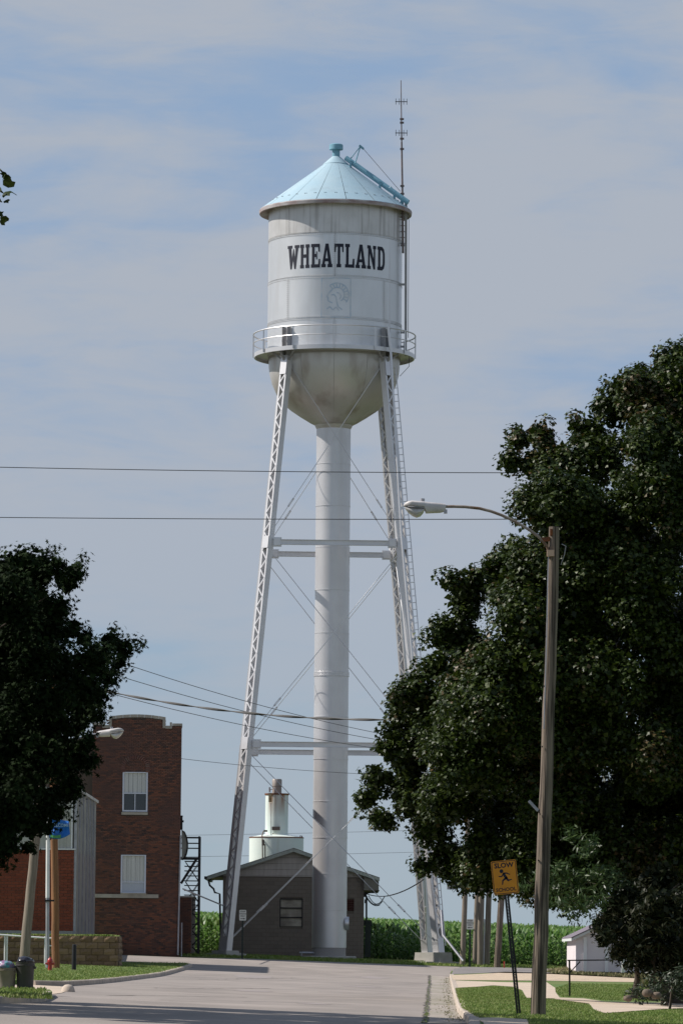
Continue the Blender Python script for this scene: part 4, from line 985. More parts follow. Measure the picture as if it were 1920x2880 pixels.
# rust runs hang from the rim of the upper cylinder
N_, L_ = tw2.node_tree.nodes, tw2.node_tree.links
p_ = N_['Principled BSDF']; src = p_.inputs['Base Color'].links[0].from_socket
g_ = N_.new('ShaderNodeNewGeometry'); mp_ = N_.new('ShaderNodeMapping'); mp_.inputs['Scale'].default_value = (4.5, 4.5, .25); L_.new(g_.outputs['Position'], mp_.inputs[0])
nz = N_.new('ShaderNodeTexNoise'); nz.inputs['Scale'].default_value = 1.0; L_.new(mp_.outputs[0], nz.inputs[0])
sp = N_.new('ShaderNodeSeparateXYZ'); L_.new(g_.outputs['Position'], sp.inputs[0])
fz = N_.new('ShaderNodeMapRange'); fz.inputs[1].default_value = K(777, 2300).z; fz.inputs[2].default_value = K(777, 2236).z; L_.new(sp.outputs[2], fz.inputs[0])
mu = N_.new('ShaderNodeMath'); mu.operation = 'MULTIPLY'; r_n = N_.new('ShaderNodeMapRange'); r_n.inputs[1].default_value = .48; r_n.inputs[2].default_value = .62
L_.new(nz.outputs['Fac'], r_n.inputs[0]); L_.new(r_n.outputs[0], mu.inputs[0]); L_.new(fz.outputs[0], mu.inputs[1])
mx_ = N_.new('ShaderNodeMix'); mx_.data_type = 'RGBA'; L_.new(mu.outputs[0], mx_.inputs[0]); L_.new(src, mx_.inputs[6]); mx_.inputs[7].default_value = (.30, .12, .04, 1); L_.new(mx_.outputs[2], p_.inputs['Base Color'])
mb = MB(); mb.lathe([(r2, K(777, 2350).z), (r2, K(777, 2235).z)], 40, CC); obj('upper_cylinder', mb, tw2, trt, True)
mb = MB(); mb.lathe([(r2*1.07, K(777, 2236).z), (r2*1.08, K(777, 2232).z), (0, K(777, 2231).z)], 40, CC); obj('rusty_lid', mb, rust, trt, True)
mb = MB(); mb.lathe([(r3, K(777, 2233).z), (r3, K(777, 2213).z), (r3*1.06, K(777, 2212).z), (r3*1.06, K(777, 2194).z), (r3*.9, K(777, 2191).z), (0, K(777, 2191).z)], 24, CC); obj('vent_stack', mb, mat('weathered_zinc', (.24, .22, .21), .6, .4, var=(.35, .30, .27), vscale=3), trt, True)
ff = TY2 - r2 - .1
mb = MB(); mb.box(unp(760, 2243, ff), (.17, .15, .5)); obj('switch_box', mb, tanbox, trt)
mb = MB(); mb.tube([unp(762, 2258, ff), unp(762, 2352, ff)], .02, 5); mb.tube([unp(758, 2222, ff+.5), unp(770, 2218, ff+.5)], .02, 5); mb.tube([unp(758, 2214, ff+.5), unp(758, 2228, ff+.5)], .05, 6); obj('conduit', mb, galv, trt)
mb = MB(); mb.box(unp(776, 2330, ff), (.44, .12, .2)); obj('hatch', mb, mat('brown_hatch', (.12, .09, .08), .8), trt)
mb = MB(); fy = TY2-r1-.08; mb.tube([unp(738, 2372, fy), unp(737, 2350, fy+.5), unp(741, 2338, fy+.6), unp(748, 2337, fy+.7)], .035, 6); mb.box(unp(740, 2370, fy), (.14, .12, .3)); mb.tube([unp(738, 2374, fy), unp(739, 2440, fy)], .035, 6); mb.tube([unp(745, 2374, fy), unp(746, 2440, fy)], .035, 6); mb.box(unp(747, 2337, fy+.7), (.2, .2, .1)); obj('fill_pipe', mb, mat('dull_pipe', (.18, .15, .12), .7), trt, True)
mb = MB(); mb.tube([unp(768, 2352, fy+1), unp(768, 2344, fy+1)], .06, 8); mb.tube([unp(784, 2352, fy+1), unp(785, 2346, fy+1)], .05, 8); mb.tube([unp(843, 2358, TY2), unp(845, 2350, TY2), unp(849, 2351, TY2), unp(850, 2360, TY2)], .03, 6); obj('tank_fittings', mb, rust, trt)

# ------------------------------------------------------------------ text
def text_mb(txt, size, M, bold=0.0, sx=1.0):
    c = bpy.data.curves.new('txt', 'FONT'); c.body = txt; c.size = size; c.align_x = 'CENTER'; c.align_y = 'CENTER'; c.offset = bold; c.resolution_u = 2
    o = bpy.data.objects.new('txt', c); C.objects.link(o); dg = bpy.context.evaluated_depsgraph_get(); dg.update()
    me = bpy.data.meshes.new_from_object(o.evaluated_get(dg)); mb = MB()
    mb.add([M @ Vector((v.co.x*sx, 0, v.co.y)) for v in me.vertices], [tuple(p.vertices) for p in me.polygons])
    bpy.data.objects.remove(o); bpy.data.curves.remove(c); bpy.data.meshes.remove(me); return mb
# slow school sign
SY = 82.0; sb = unp(1458, 2853, SY); st = unp(1416, 2440, SY); lean = math.atan2(st.x-sb.x, st.z-sb.z); SL = (st-sb).length
sgn = thing('school_sign', 'leaning orange SLOW SCHOOL sign with running figure on a perforated black post', 'sign', tuple(sb))
MS = Matrix.Translation(sb) @ Matrix.Rotation(lean, 4, 'Y')
def tmb(mb): mb.v = [MS @ v for v in mb.v]; return mb
mb = MB()
for s in (-1, 1): mb.bx(s*.0235-.0165, s*.0235+.0165, 0, .004, -.3, SL+.02); mb.bx(s*.039-.003, s*.039+.003, 0, .035, -.3, SL+.02)
z = 0.0
while z < SL: mb.bx(-.008, .008, 0, .004, z, z+.0165); z += .0265
obj('post', tmb(mb), blacksteel, sgn)
sw, sh = .462, .615; sc_z = SL - sh/2 + .13
def rrect(w, h, r, n=5):
    P_ = []
    for cx_, cz_, a0 in ((w/2-r, h/2-r, 0), (-w/2+r, h/2-r, 90), (-w/2+r, -h/2+r, 180), (w/2-r, -h/2+r, 270)):
        for i in range(n+1): t = R_(a0+90*i/n); P_.append((cx_+r*math.cos(t), cz_+r*math.sin(t)))
    return P_
mb = MB(); mb.prism([(x, -.012, z+sc_z) for x, z in rrect(sw, sh, .03)], (0, .004, 0)); obj('sign_panel', tmb(mb), signo, sgn)
mb = MB(); a, b = rrect(sw-.022, sh-.022, .028), rrect(sw-.044, sh-.044, .022); n = len(a)
mb.v = [Vector((x, -.0145, z+sc_z)) for x, z in a] + [Vector((x, -.0145, z+sc_z)) for x, z in b]; mb.f = [(i, (i+1) % n, n+(i+1) % n, n+i) for i in range(n)]
obj('border_line', tmb(mb), black, sgn)
obj('lettering', text_mb('SLOW', .125, MS @ Matrix.Translation((.0, -.0146, sc_z+.215)), .004, 1.0), black, sgn)
obj('lettering', text_mb('SCHOOL', .092, MS @ Matrix.Translation((.0, -.0146, sc_z-.225)), .0025, 1.0), black, sgn)
def sv(zx, zy):
    x, y = (zx-560)/1072, (650-zy)/1072; t = R_(5.5); return (x*math.cos(t)+y*math.sin(t), -x*math.sin(t)+y*math.cos(t))
mb = MB()
def limb(pts, ws):
    for (a, b), (wa, wb) in zip(zip(pts[:-1], pts[1:]), zip(ws[:-1], ws[1:])):
        a, b = Vector(sv(*a)), Vector(sv(*b)); d = (b-a).normalized(); n_ = Vector((-d.y, d.x))
        mb.add([(a.x+n_.x*wa, -.0146, a.y+n_.y*wa+sc_z), (b.x+n_.x*wb, -.0146, b.y+n_.y*wb+sc_z), (b.x-n_.x*wb, -.0146, b.y-n_.y*wb+sc_z), (a.x-n_.x*wa, -.0146, a.y-n_.y*wa+sc_z)], [(0, 1, 2, 3)])
    for p, w in zip(pts, ws):
        c = sv(*p); o = len(mb.v); mb.v += [Vector((c[0]+w*math.cos(2*PI*k/10), -.0148, c[1]+w*math.sin(2*PI*k/10)+sc_z)) for k in range(10)]; mb.f.append(tuple(range(o, o+10)))
c = sv(492, 532); o = 0; mb.v += [Vector((c[0]+.035*math.cos(2*PI*k/20), -.0147, c[1]+.035*math.sin(2*PI*k/20)+sc_z)) for k in range(20)]; mb.f.append(tuple(range(20)))
limb([(535, 572), (595, 568), (652, 592)], [.014, .011, .007]); limb([(535, 575), (495, 638), (445, 634)], [.012, .010, .009])
limb([(535, 580), (560, 625), (590, 665)], [.018, .026, .022]); limb([(580, 665), (520, 715), (512, 790)], [.022, .013, .009]); limb([(590, 660), (622, 712), (688, 690)], [.02, .015, .008])
obj('running_figure', tmb(mb), black, sgn)

# parking signs
def park_sign(px, py0, py1, bx, by, Y, arrow, label):
    a, b = unp(px, py0, Y), unp(px, py1, Y); g = unp(bx, by, Y); w, h = (19.5)*Y/F, (a.z-b.z)
    r = thing('parking_sign', label, 'sign', tuple(g), 'small white staff parking signs')
    cz = (a.z+b.z)/2; x = a.x
    mb = MB(); mb.beam((g.x, Y+.03, g.z-.3), (x, Y+.03, a.z-.1), .08, .05); obj('post', mb, greensteel, r)
    mb = MB(); mb.prism([(x+u, Y, cz+v) for u, v in rrect(w, h, .03, 3)], (0, .006, 0)); obj('sign_panel', mb, signw, r)
    T = lambda z: Matrix.Translation((x, Y-.004, z))
    for s, z, q in (('STAFF', cz+h*.33, .095), ('PARKING', cz+h*.12, .075), ('ONLY', cz-h*.08, .085)): obj('lettering', text_mb(s, q, T(z), .002), black, r)
    mb = MB(); sg = 1 if arrow == 'right' else -1; z = cz-h*.32
    mb.add([(x-sg*.11, Y-.004, z-.012), (x+sg*.04, Y-.004, z-.012), (x+sg*.04, Y-.004, z+.012), (x-sg*.11, Y-.004, z+.012), (x+sg*.04, Y-.004, z-.035), (x+sg*.12, Y-.004, z), (x+sg*.04, Y-.004, z+.035)], [(0, 1, 2, 3), (4, 5, 6)])
    obj('arrow', mb, black, r)
park_sign(683, 2559, 2589, 681, 2690, 213.8, 'right', 'small white staff parking sign with right arrow in front of the pump house wall')
park_sign(1321, 2585, 2614, 1320, 2722, 213.0, 'left', 'small white staff parking sign with left arrow in front of the corn')

# ------------------------------------------------------------------ street lamps and poles
def pole(name, label, b, t, r0, r1, m, group=None, cat='utility pole'):
    r = thing(name, label, cat, tuple(b), group); b2 = b - (t-b).normalized()*.5
    mb = MB(); n = 14; pts = [b2.lerp(t, i/n) for i in range(n+1)]
    pts = [p + Vector((random.uniform(-.012, .012), random.uniform(-.012, .012), 0)) for p in pts]
    mb.tube(pts, [r0 + (r1-r0)*i/n for i in range(n+1)], 14); obj('shaft', mb, m, r, True, angle=60); return r
def lamp_head(parent, M):
    st_ = [(0, .05, -.09, .05), (.10, .062, -.12, .09), (.36, .078, -.14, .13), (.40, .08, -.05, .14), (.62, .09, -.036, .15), (.70, .072, -.034, .13), (.755, .035, -.03, .08), (.775, .0, -.02, .03)]
    mb = MB(); n = 16; o = 0
    for x, zt_, zb, hw in st_:
        for k in range(n):
            t = 2*PI*k/n; c_, s_ = math.cos(t), math.sin(t); c_ = math.copysign(abs(c_)**.7, c_); s_ = math.copysign(abs(s_)**.7, s_)
            mb.v.append(M @ Vector((x, hw*c_, (zt_+zb)/2 + (zt_-zb)/2*s_)))
    for i in range(len(st_)-1):
        for k in range(n): mb.f.append((i*n+k, i*n+(k+1) % n, (i+1)*n+(k+1) % n, (i+1)*n+k))
    mb.f.append(tuple(range(n))); mb.f.append(tuple((len(st_)-1)*n+k for k in range(n))[::-1]); h = obj('lamp_housing', mb, lampm, parent, True)
    mb = MB(); ls = [(.38, -.04, -.06, .10), (.41, -.04, -.14, .13), (.46, -.04, -.20, .135), (.53, -.04, -.225, .135), (.60, -.04, -.20, .13), (.68, -.035, -.14, .12), (.74, -.03, -.07, .07)]
    for x, zt_, zb, hw in ls:
        for k in range(n):
            t = 2*PI*k/n; mb.v.append(M @ Vector((x, hw*math.cos(t), (zt_+zb)/2 + (zt_-zb)/2*math.sin(t))))
    for i in range(len(ls)-1):
        for k in range(n): mb.f.append((i*n+k, i*n+(k+1) % n, (i+1)*n+(k+1) % n, (i+1)*n+k))
    mb.f.append(tuple(range(n))); mb.f.append(tuple((len(ls)-1)*n+k for k in range(n))[::-1]); obj('lens', mb, lens, h, True)
    mb = MB(); mb.tube([M @ Vector((.43, 0, .07)), M @ Vector((.43, 0, .135))], .042, 12); obj('photocell', mb, galv, h, True)
    mb = MB(); mb.tube([M @ Vector((.39, -.14, -.045)), M @ Vector((.60, -.152, -.04)), M @ Vector((.70, -.13, -.036))], .008, 4); mb.box(M @ Vector((.0, 0, -.09)), (.06, .1, .07)); obj('rim_seam', mb, galv, h)
LY = 82.0; V = lambda px, py, dy=0: unp(px, py, LY+dy)
lb, ltp = V(1511, 2872), V(1559, 1482)
gl_ = G(lb.x, LY)
lamp = pole('street_lamp', 'tall street lamp on weathered grey wooden pole in front of the big maple', lb, ltp, .142, .095, woodg, None, 'street lamp')
arm_px = [(1541, 1556), (1540, 1545), (1536, 1534), (1513, 1509), (1487, 1490), (1462, 1475), (1436, 1461), (1410, 1449), (1380, 1438), (1348, 1430), (1307, 1425.5), (1275, 1424.5), (1240, 1425)]
mb = MB(); mb.tube([V(x, y, -.05) for x, y in arm_px], .027, 10); obj('arm', mb, armm, lamp, True)
mb = MB(); mb.box(V(1547, 1556, -.1), (.13, .12, .115)); obj('clamp', mb, mat('tan_clamp', (.55, .38, .27), .7), lamp)
mb = MB(); mb.beam(V(1521, 1518, -.05), V(1545, 1516, -.06), .04, .08); obj('brace', mb, rust, lamp)
mb = MB(); mb.tube([V(1541, 1566, -.12), V(1539, 1640, -.12), V(1536, 1800, -.13), V(1528, 2050, -.14)], .012, 5); obj('conduit', mb, galv, lamp)
mb = MB(); mb.box(V(1549, 1497, -.09), (.04, .05, .12)); obj('insulator', mb, rust, lamp)
for (a, b) in (((1486, 2252), (1512, 2280)),):
    mb = MB(); mb.beam(V(*a, -.02), V(*b, -.02), .05, .05); obj('steel_arm', mb, galv, lamp)
mb = MB(); mb.tube([V(1578, 1530, .05), V(1590, 1536, .05), V(1586, 1560, .05), V(1576, 1588, .05)], .008, 4); obj('loose_wire', mb, galv, lamp)
for py in (1650, 1790, 1930, 2100, 2290, 2420):
    mb = MB(); t = (2872-py)/1390; c = V(1511+48*t-14, py, -.11); mb.box(c, (.02, .03, .03)); obj('pole_spike', mb, blacksteel, lamp)
jt = V(1248, 1425, -.05); ML = Matrix.Translation(jt + Vector((.03, 0, 0))) @ Matrix.Rotation(R_(1.5), 4, 'Y') @ Matrix.Diagonal((-1, 1, 1, 1)).to_4x4()
lamp_head(lamp, ML)
# left lamp on the leaning pole
L2 = 130.0; V2 = lambda px, py: unp(px, py, L2)
lb2 = V2(68, 2700); tp2 = V2(137, 1985); d2 = (tp2-lb2).normalized(); lb2 = lb2 - d2*((lb2.z - G(lb2.x, L2) - .1)/d2.z)
lamp2 = pole('street_lamp', 'leaning pale wooden pole with a street lamp head poking out of the oak', lb2, tp2, .15, .11, woodb, None, 'street lamp')
mb = MB(); mb.tube([V2(132, 2040), V2(150, 2066), V2(200, 2082), V2(240, 2072), V2(280, 2062)], .03, 8); obj('arm', mb, galv, lamp2, True)
lamp_head(lamp2, Matrix.Translation(V2(274, 2062)) @ Matrix.Rotation(R_(-6.5), 4, 'Y'))
# orange pole, silver flag pole
OY = 163.0; ob = unp(158, 2735, OY); ob.z = G(ob.x, OY)+.1
opole = pole('utility_pole', 'orange-brown treated utility pole beside the silver flag pole on the lawn', ob, unp(146, 1900, OY), .145, .12, woodo, 'wooden utility poles at the left')
FY = 161.0; fb_ = unp(135, 2742, FY); fb_.z = G(fb_.x, FY)+.1
fp = thing('flag_pole', 'slim silver pole strapped to the orange utility pole', 'pole', tuple(fb_))
mb = MB(); mb.tube([unp(134, 2742, FY), unp(135, 2400, FY), unp(136, 2230, FY)], [.068, .062, .055], 10); obj('shaft', mb, galv, fp, True)
mb = MB(); mb.tube([unp(134.6, 2525, FY), unp(135.2, 2400, FY), unp(136.2, 2225, FY)], [.071, .066, .06], 10); obj('sleeve', mb, white, fp, True)
mb = MB(); mb.box(unp(140, 2533, FY), (.34, .2, .06)); obj('strap', mb, blacksteel, fp)
flag = thing('banner', 'blue drooping WELCOME banner on the silver pole', 'banner', tuple(unp(140, 2330, FY)))
mb = MB(); nx_, nz_ = 14, 8
tl, tr, bl, br = (142, 2300), (194, 2310), (136, 2356), (198, 2345)
def fpt(u, v):
    x = (tl[0]*(1-u)+tr[0]*u)*(1-v) + (bl[0]*(1-u)+br[0]*u)*v; y = (tl[1]*(1-u)+tr[1]*u)*(1-v) + (bl[1]*(1-u)+br[1]*u)*v + 9*math.sin(u*3.0)*v
    return unp(x, y, FY - .05 + .07*math.sin(u*9+v*3) + .04*math.sin(v*8-u*4))
for i in range(nx_+1):
    for j in range(nz_+1): mb.v.append(fpt(i/nx_, j/nz_))
for i in range(nx_):
    for j in range(nz_): k = i*(nz_+1)+j; mb.f.append((k, k+nz_+1, k+nz_+2, k+1))
o = obj('cloth', mb, bluef, flag, True, angle=80); md = o.modifiers.new('thickness', 'SOLIDIFY'); md.thickness = .004
mb = text_mb('WELCOME', .2, Matrix.Identity(4), .004)
xs_ = [v.x for v in mb.v]; a, b = min(xs_), max(xs_)
mb.v = [fpt((v.x-a)/(b-a)*.96+.02, .3-(v.z)*1.35) - Vector((0, .02, 0)) for v in mb.v]; obj('lettering', mb, mat('pale_blue_print', (.35, .5, .7), .7), flag)
mb = MB()
for i in range(5): mb.v += [fpt(.1+.12*i, .80+.03*math.sin(i)) - Vector((0, .02, 0)), fpt(.1+.12*i, .95) - Vector((0, .02, 0))]
mb.f = [(2*i, 2*i+1, 2*i+3, 2*i+2) for i in range(4)]; obj('green_print', mb, greenf, flag)
# right hand group of poles by the field
for px_b, px_t, by, w, Y, lab in ((1299, 1310, 2706, 15, 216, 'pale wooden pole furthest left in the row by the corn'), (1334, 1345, 2712, 15, 219, 'grey pole second in the row, close beside the brown one'),
                              (1349, 1354, 2714, 17, 217, 'brown wooden pole in the middle of the row by the corn'), (1368, 1377, 2714, 16, 219, 'grey-tan wooden pole right of the brown one by the corn'),
                              (1397, 1415, 2718, 18, 214, 'thick dark grey pole furthest right in the row, leaning right')):
    b = unp(px_b, by, Y); t = unp(px_t + (px_t-px_b)*1.0, 2150, Y)
    b.z = G(b.x, Y)
    pole('wooden_pole', lab, b, t, w*Y/F/2*1.04, w*Y/F/2*.85, woodb if w < 18 else woodg, 'row of wooden poles in front of the corn')
r = thing('ground_stake', 'thin rod standing between the middle poles by the corn', 'rod', tuple(unp(1361, 2716, 216)))
mb = MB(); mb.tube([unp(1359, 2712, 216), unp(1362, 2585, 216)], .03, 6); obj('rod', mb, galv, r)
# guy brace from tower base
g = thing('guy_guard', 'grey pipe slanting down to the ground beside the right tower footing', 'pipe', tuple(unp(1300, 2703, 215)))
mb = MB(); mb.tube([unp(1302, 2703, 215), unp(1245, 2630, 216), unp(1240, 2560, 216.5)], .06, 8); obj('pipe', mb, galv, g, True)
# things half hidden high on the tower's right leg
mb = MB(); mb.box(unp(1271, 2490, 217), (.5, .3, .4)); o = obj('transformer_box', mb, galv); tag(o, 'grey electrical box under the maple branches beside the right tower leg', 'box')
# wires
def wire(p0, p1, sag, r, label, m=thinwire, Y0=120, Y1=120, twist=False, name='wire'):
    a, b = unp(*p0, Y0), unp(*p1, Y1); mb = MB(); pts = []
    for i in range(41):
        t = i/40; q = a.lerp(b, t); q.z -= sag*4*t*(1-t); pts.append(q)
    mb.tube(pts, r, 6)
    if twist:
        L = (b-a).length
        for ph_ in (0, PI): mb.tube([a.lerp(b, t) + Vector((0, .03*math.cos(t*40+ph_), .03*math.sin(t*40+ph_) - sag*4*t*(1-t))) for t in np.linspace(0, 1, 160)], r*.8, 5)
    return tag(obj(name, mb, m), label, 'wire', 'overhead wires')
wire((-300, 1307), (2300, 1325), .12, .012, 'upper long thin wire crossing the sky in front of the tower legs', wirem, 125, 125)
wire((-300, 1452), (2300, 1455), .07, .012, 'lower long thin wire crossing at street lamp height', wirem, 125, 125)
wire((146, 1908), (1500, 2003), .75, .022, 'thick twisted black cable crossing from the oak to the maple', wirem, 163, 150, True, 'cable')
wire((146, 1795), (1360, 2110), .55, .013, 'topmost of three thin wires sloping down above the tower strut', thinwire, 163, 216)
wire((146, 1840), (1360, 2120), .55, .013, 'second thin wire sloping down to the tower strut', thinwire, 163, 216)
wire((146, 1905), (1360, 2135), .50, .013, 'lowest of the thin wires sloping down from the oak', thinwire, 163, 216)
wire((480, 2130), (1400, 2185), .25, .012, 'thin wire running from the brick building roof past the lower tower strut', thinwire, 213, 216)
wire((300, 2352), (1700, 2318), .1, .010, 'faint far wire passing behind the treatment tank top', thinwire, 260, 260)
wire((300, 2412), (1700, 2380), .1, .010, 'lowest faint far wire passing behind the tank body', thinwire, 260, 260)
wire((1088, 2520), (1190, 2474), .12, .03, 'black service cable from the pump house corner to the tower leg', wirem, 231, 219, False, 'cable')
wire((515, 2500), (640, 2552), .0, .035, 'grey cable between the fire escape and the left tower leg', galv, 204, 219, False, 'cable')

# ------------------------------------------------------------------ kerbside things at the left
def can(cxp, wpx, top, bot, Y, m, label, bagm, bag_label, bagpts):
    b = unp(cxp, bot, Y); b.z = G(b.x, Y)+H; hh = unp(cxp, top, Y).z - b.z; r = wpx*Y/F/2
    t = thing('trash_can', label, 'trash can', tuple(b), 'trash cans at the left kerb')
    mb = MB(); mb.lathe([(0, .0), (r*.86, .0), (r*.88, .05), (r*.97, hh*.86), (r, hh*.88), (r*1.04, hh), (r*.98, hh), (r*.9, hh*.5), (0, .1)], 28, b); obj('body', mb, m, t, True)
    mb = MB(); mb.lathe([(r*1.0, hh*.86), (r*1.05, hh*.87), (r*1.05, hh*.9), (r*1.0, hh*.91)], 28, b); obj('rim', mb, m, t, True)
    for s in (-1, 1): mb = MB(); mb.box(b + Vector((s*r*1.03, 0, hh*.8)), (.05, .12, .05)); obj('handle', mb, m, t)
    bg_ = MB(); bm = bmesh.new(); bmesh.ops.create_icosphere(bm, subdivisions=3, radius=1)
    rr = random.Random(int(cxp))
    for v in bm.verts:
        k = 1 + .12*math.sin(v.co.x*7+rr.random()*.3) * math.cos(v.co.z*9) + .07*math.sin(v.co.y*13+v.co.x*11); v.co = Vector((v.co.x*r*.88*k, v.co.y*r*.85*k, v.co.z*bagpts*k)) + b + Vector((rr.uniform(-.02, .02), 0, hh*.97+bagpts*.35))
    me = bpy.data.meshes.new('trash_bag'); bm.to_mesh(me); bm.free(); o = link('trash_bag', me, bagm, None, True); tag(o, bag_label, 'trash bag')
CY = 92.0
can(17, 58, 2722, 2790, CY, cangrey, 'tan-grey plastic trash can at the left edge with a teal bag in it', bagteal, 'teal and pink trash bag bulging from the tan-grey can', .12)
can(71, 52, 2706, 2792, CY, candark, 'dark grey plastic trash can right of the tan one', bagblack, 'shiny black trash bag on top of the dark can', .10)
hb = unp(141, 2751, 152); hb.z = G(hb.x, 152)+H-.02; s = .5/.72
hy = thing('fire_hydrant', 'red fire hydrant on the lawn by the silver pole', 'fire hydrant', tuple(hb))
mb = MB(); mb.lathe([(0, 0), (.15*s, 0), (.15*s, .04*s), (.10*s, .05*s), (.10*s, .44*s), (.14*s, .45*s), (.14*s, .49*s), (.11*s, .5*s)], 16, hb); obj('barrel', mb, redp, hy, True)
mb = MB(); mb.lathe([(.13*s, .495*s), (.12*s, .57*s), (.07*s, .64*s), (.03*s, .66*s), (.03*s, .72*s), (0, .72*s)], 16, hb); obj('bonnet', mb, redp, hy, True)
for d in ((1, 0), (-1, 0), (0, -1)):
    mb = MB(); v = Vector((d[0], d[1], 0)); q = hb + Vector((0, 0, .37*s)); mb.tube([q + v*.08*s, q + v*.19*s], .06*s, 12); mb.tube([q + v*.19*s, q + v*.23*s], .035*s, 6); obj('nozzle_cap', mb, redp, hy, True)
bb = unp(208.5, 2741, 158); bb.z = G(bb.x, 158)+H-.03
bo = thing('bollard', 'short black bollard on the lawn in front of the retaining wall', 'bollard', tuple(bb))
mb = MB(); mb.lathe([(.0, 0), (.082, 0), (.078, .88), (.07, .93), (0, .94)], 14, bb); obj('post', mb, blacksteel, bo, True)
mb = MB(); mb.lathe([(.095, .0), (.095, .03), (.08, .04)], 14, bb); obj('base', mb, blacksteel, bo, True)
HY = 169.0
hr = thing('handrail', 'white painted metal handrail in front of the stone wall', 'handrail', tuple(unp(70, 2708, HY)))
mb = MB(); mb.tube([unp(-60, 2624, HY), unp(0, 2629, HY), unp(70, 2634, HY), unp(146, 2639, HY)], .032, 8); obj('top_rail', mb, white, hr, True)
mb = MB(); mb.tube([unp(128, 2660, HY), unp(146, 2660, HY)], .025, 8); obj('mid_rail', mb, white, hr, True)
for px in (15, 21, 128):
    mb = MB(); mb.tube([unp(px-1, 2712, HY), unp(px, 2633, HY)], .03, 8); obj('post', mb, white, hr, True)

# ------------------------------------------------------------------ right side: shed, gate, marker
ZY = 205.0; Z_ = lambda px, py, d=0: unp(px, py, ZY+d)
shx0, shx1 = Z_(1618, 2680).x, Z_(1960, 2680).x; shb = Z_(1650, 2727).z - .1
shed = thing('white_shed', 'low white shed with sloping pale roof edge half hidden by the dark tree', 'shed', ((shx0+shx1)/2, ZY, shb))
ridge_x = (shx0+shx1)/2; zev = Z_(1618, 2640).z; zri = Z_(1790, 2560).z
mb = MB(); mb.prism([(shx0, ZY, shb), (shx1, ZY, shb), (shx1, ZY, zev), (ridge_x, ZY, zri), (shx0, ZY, zev)], (0, 8, 0)); obj('wall', mb, mat('white_shed_paint', (.72, .66, .68), .6, var=(.66, .6, .62), vscale=1), shed)
for px in (1644, 1704, 1800, 1880):
    mb = MB(); x = Z_(px, 2680).x; sl = (zri-zev)/(ridge_x-shx0); zt_ = zev + sl*(x-shx0) if x < ridge_x else zri - sl*(x-ridge_x); mb.bx(x-.08, x+.08, ZY-.08, ZY, shb, zt_-.12); obj('pilaster', mb, white, shed)
for s in (-1, 1):
    e = (shx0-.22) if s < 0 else (shx1+.22); ze = zev - .22*(zri-zev)/(ridge_x-shx0)
    mb = MB(); mb.prism([(e, ZY-.3, ze), (ridge_x, ZY-.3, zri), (ridge_x, ZY-.3, zri+.12), (e, ZY-.3, ze+.12)], (0, 8.6, 0)); obj('roof', mb, mat('shed_roof', (.6, .63, .62), .6), shed)
    mb = MB(); mb.prism([(e, ZY-.34, ze+.12), (ridge_x, ZY-.34, zri+.12), (ridge_x, ZY-.34, zri+.17), (e, ZY-.34, ze+.17)], (0, 8.7, 0)); obj('roof_sheet', mb, mat('shed_shingle', (.16, .14, .17), .9), shed)
GY = 128.0; W2 = lambda px, py: unp(px, py, GY)
gb = W2(1601, 2768); gb.z = G(gb.x, GY)+H
gate = thing('barrier_gate', 'thin black steel barrier rail on a braced post before the white shed', 'gate', tuple(gb))
mb = MB(); mb.beam(gb, W2(1600, 2700), .05, .05); obj('post', mb, blacksteel, gate)
mb = MB(); mb.beam(W2(1594, 2701), W2(1830, 2699), .035, .035); obj('rail', mb, blacksteel, gate)
mb = MB(); mb.beam(W2(1601, 2736), W2(1630, 2704), .03, .03); obj('brace', mb, blacksteel, gate)
e2 = W2(1828, 2770); e2.z = G(e2.x, GY)+H
mb = MB(); mb.beam(e2, W2(1828, 2699), .05, .05); obj('post', mb, blacksteel, gate)
mk = W2(1750, 2736); 
mb = MB(); mb.lathe([(.055, 0), (.055, .36), (.045, .39), (0, .4)], 12, W2(1750, 2735)); o = obj('marker_post', mb, white, None, True); tag(o, 'short white marker post on the grass left of the dark tree trunks', 'post')
mb = MB(); q = unp(1417, 2722, 205); mb.tube([q, q+Vector((0, 0, .3))], .03, 6); o = obj('marker_flag', mb, redp); tag(o, 'tiny red marker peg at the foot of the corn', 'peg')

# ------------------------------------------------------------------ trees
def mapleleaf():
    P_ = [(0, -.5), (.16, -.22), (.5, -.28), (.36, -.02), (.55, .22), (.26, .2), (.0, .62), (-.26, .2), (-.55, .22), (-.36, -.02), (-.5, -.28), (-.16, -.22)]
    v = [(x, y, -.22*abs(x) - .12*y*y) for x, y in P_] + [(0, 0, .03)]
    return v, [(12, i, (i+1) % 12, (i+2) % 12) if False else (12, i, i+1) if i < 11 else (12, 11, 0) for i in range(12)]
def maple_lo():
    P_ = [(0, -.45), (.45, -.25), (.52, .2), (.22, .2), (0, .6), (-.22, .2), (-.52, .2), (-.45, -.25)]
    v = [(x, y, -.25*abs(x) - .15*y*y) for x, y in P_]; return v, [(0, 1, 2, 3), (0, 3, 4), (0, 4, 5), (0, 5, 6, 7)]
def leaf4():
    P_ = [(0, -.5), (.52, -.12), (.2, .14), (0, .6), (-.2, .14), (-.52, -.12)]
    v = [(x, y, -.3*abs(x) - .15*y*y) for x, y in P_]; return v, [(0, 1, 2, 3), (0, 3, 4, 5)]
def oakleaf():
    P_ = [(0, -.55), (.07, -.2), (.42, -.15), (.12, .0), (.4, .3), (.1, .2), (0, .62), (-.1, .2), (-.4, .3), (-.12, 0), (-.42, -.15), (-.07, -.2)]
    v = [(x, y, -.1*abs(x)) for x, y in P_]; return v, [(0, 1, 11), (1, 2, 3), (1, 3, 9, 11), (11, 9, 10), (3, 4, 5), (3, 5, 7, 9), (9, 7, 8), (5, 6, 7)]
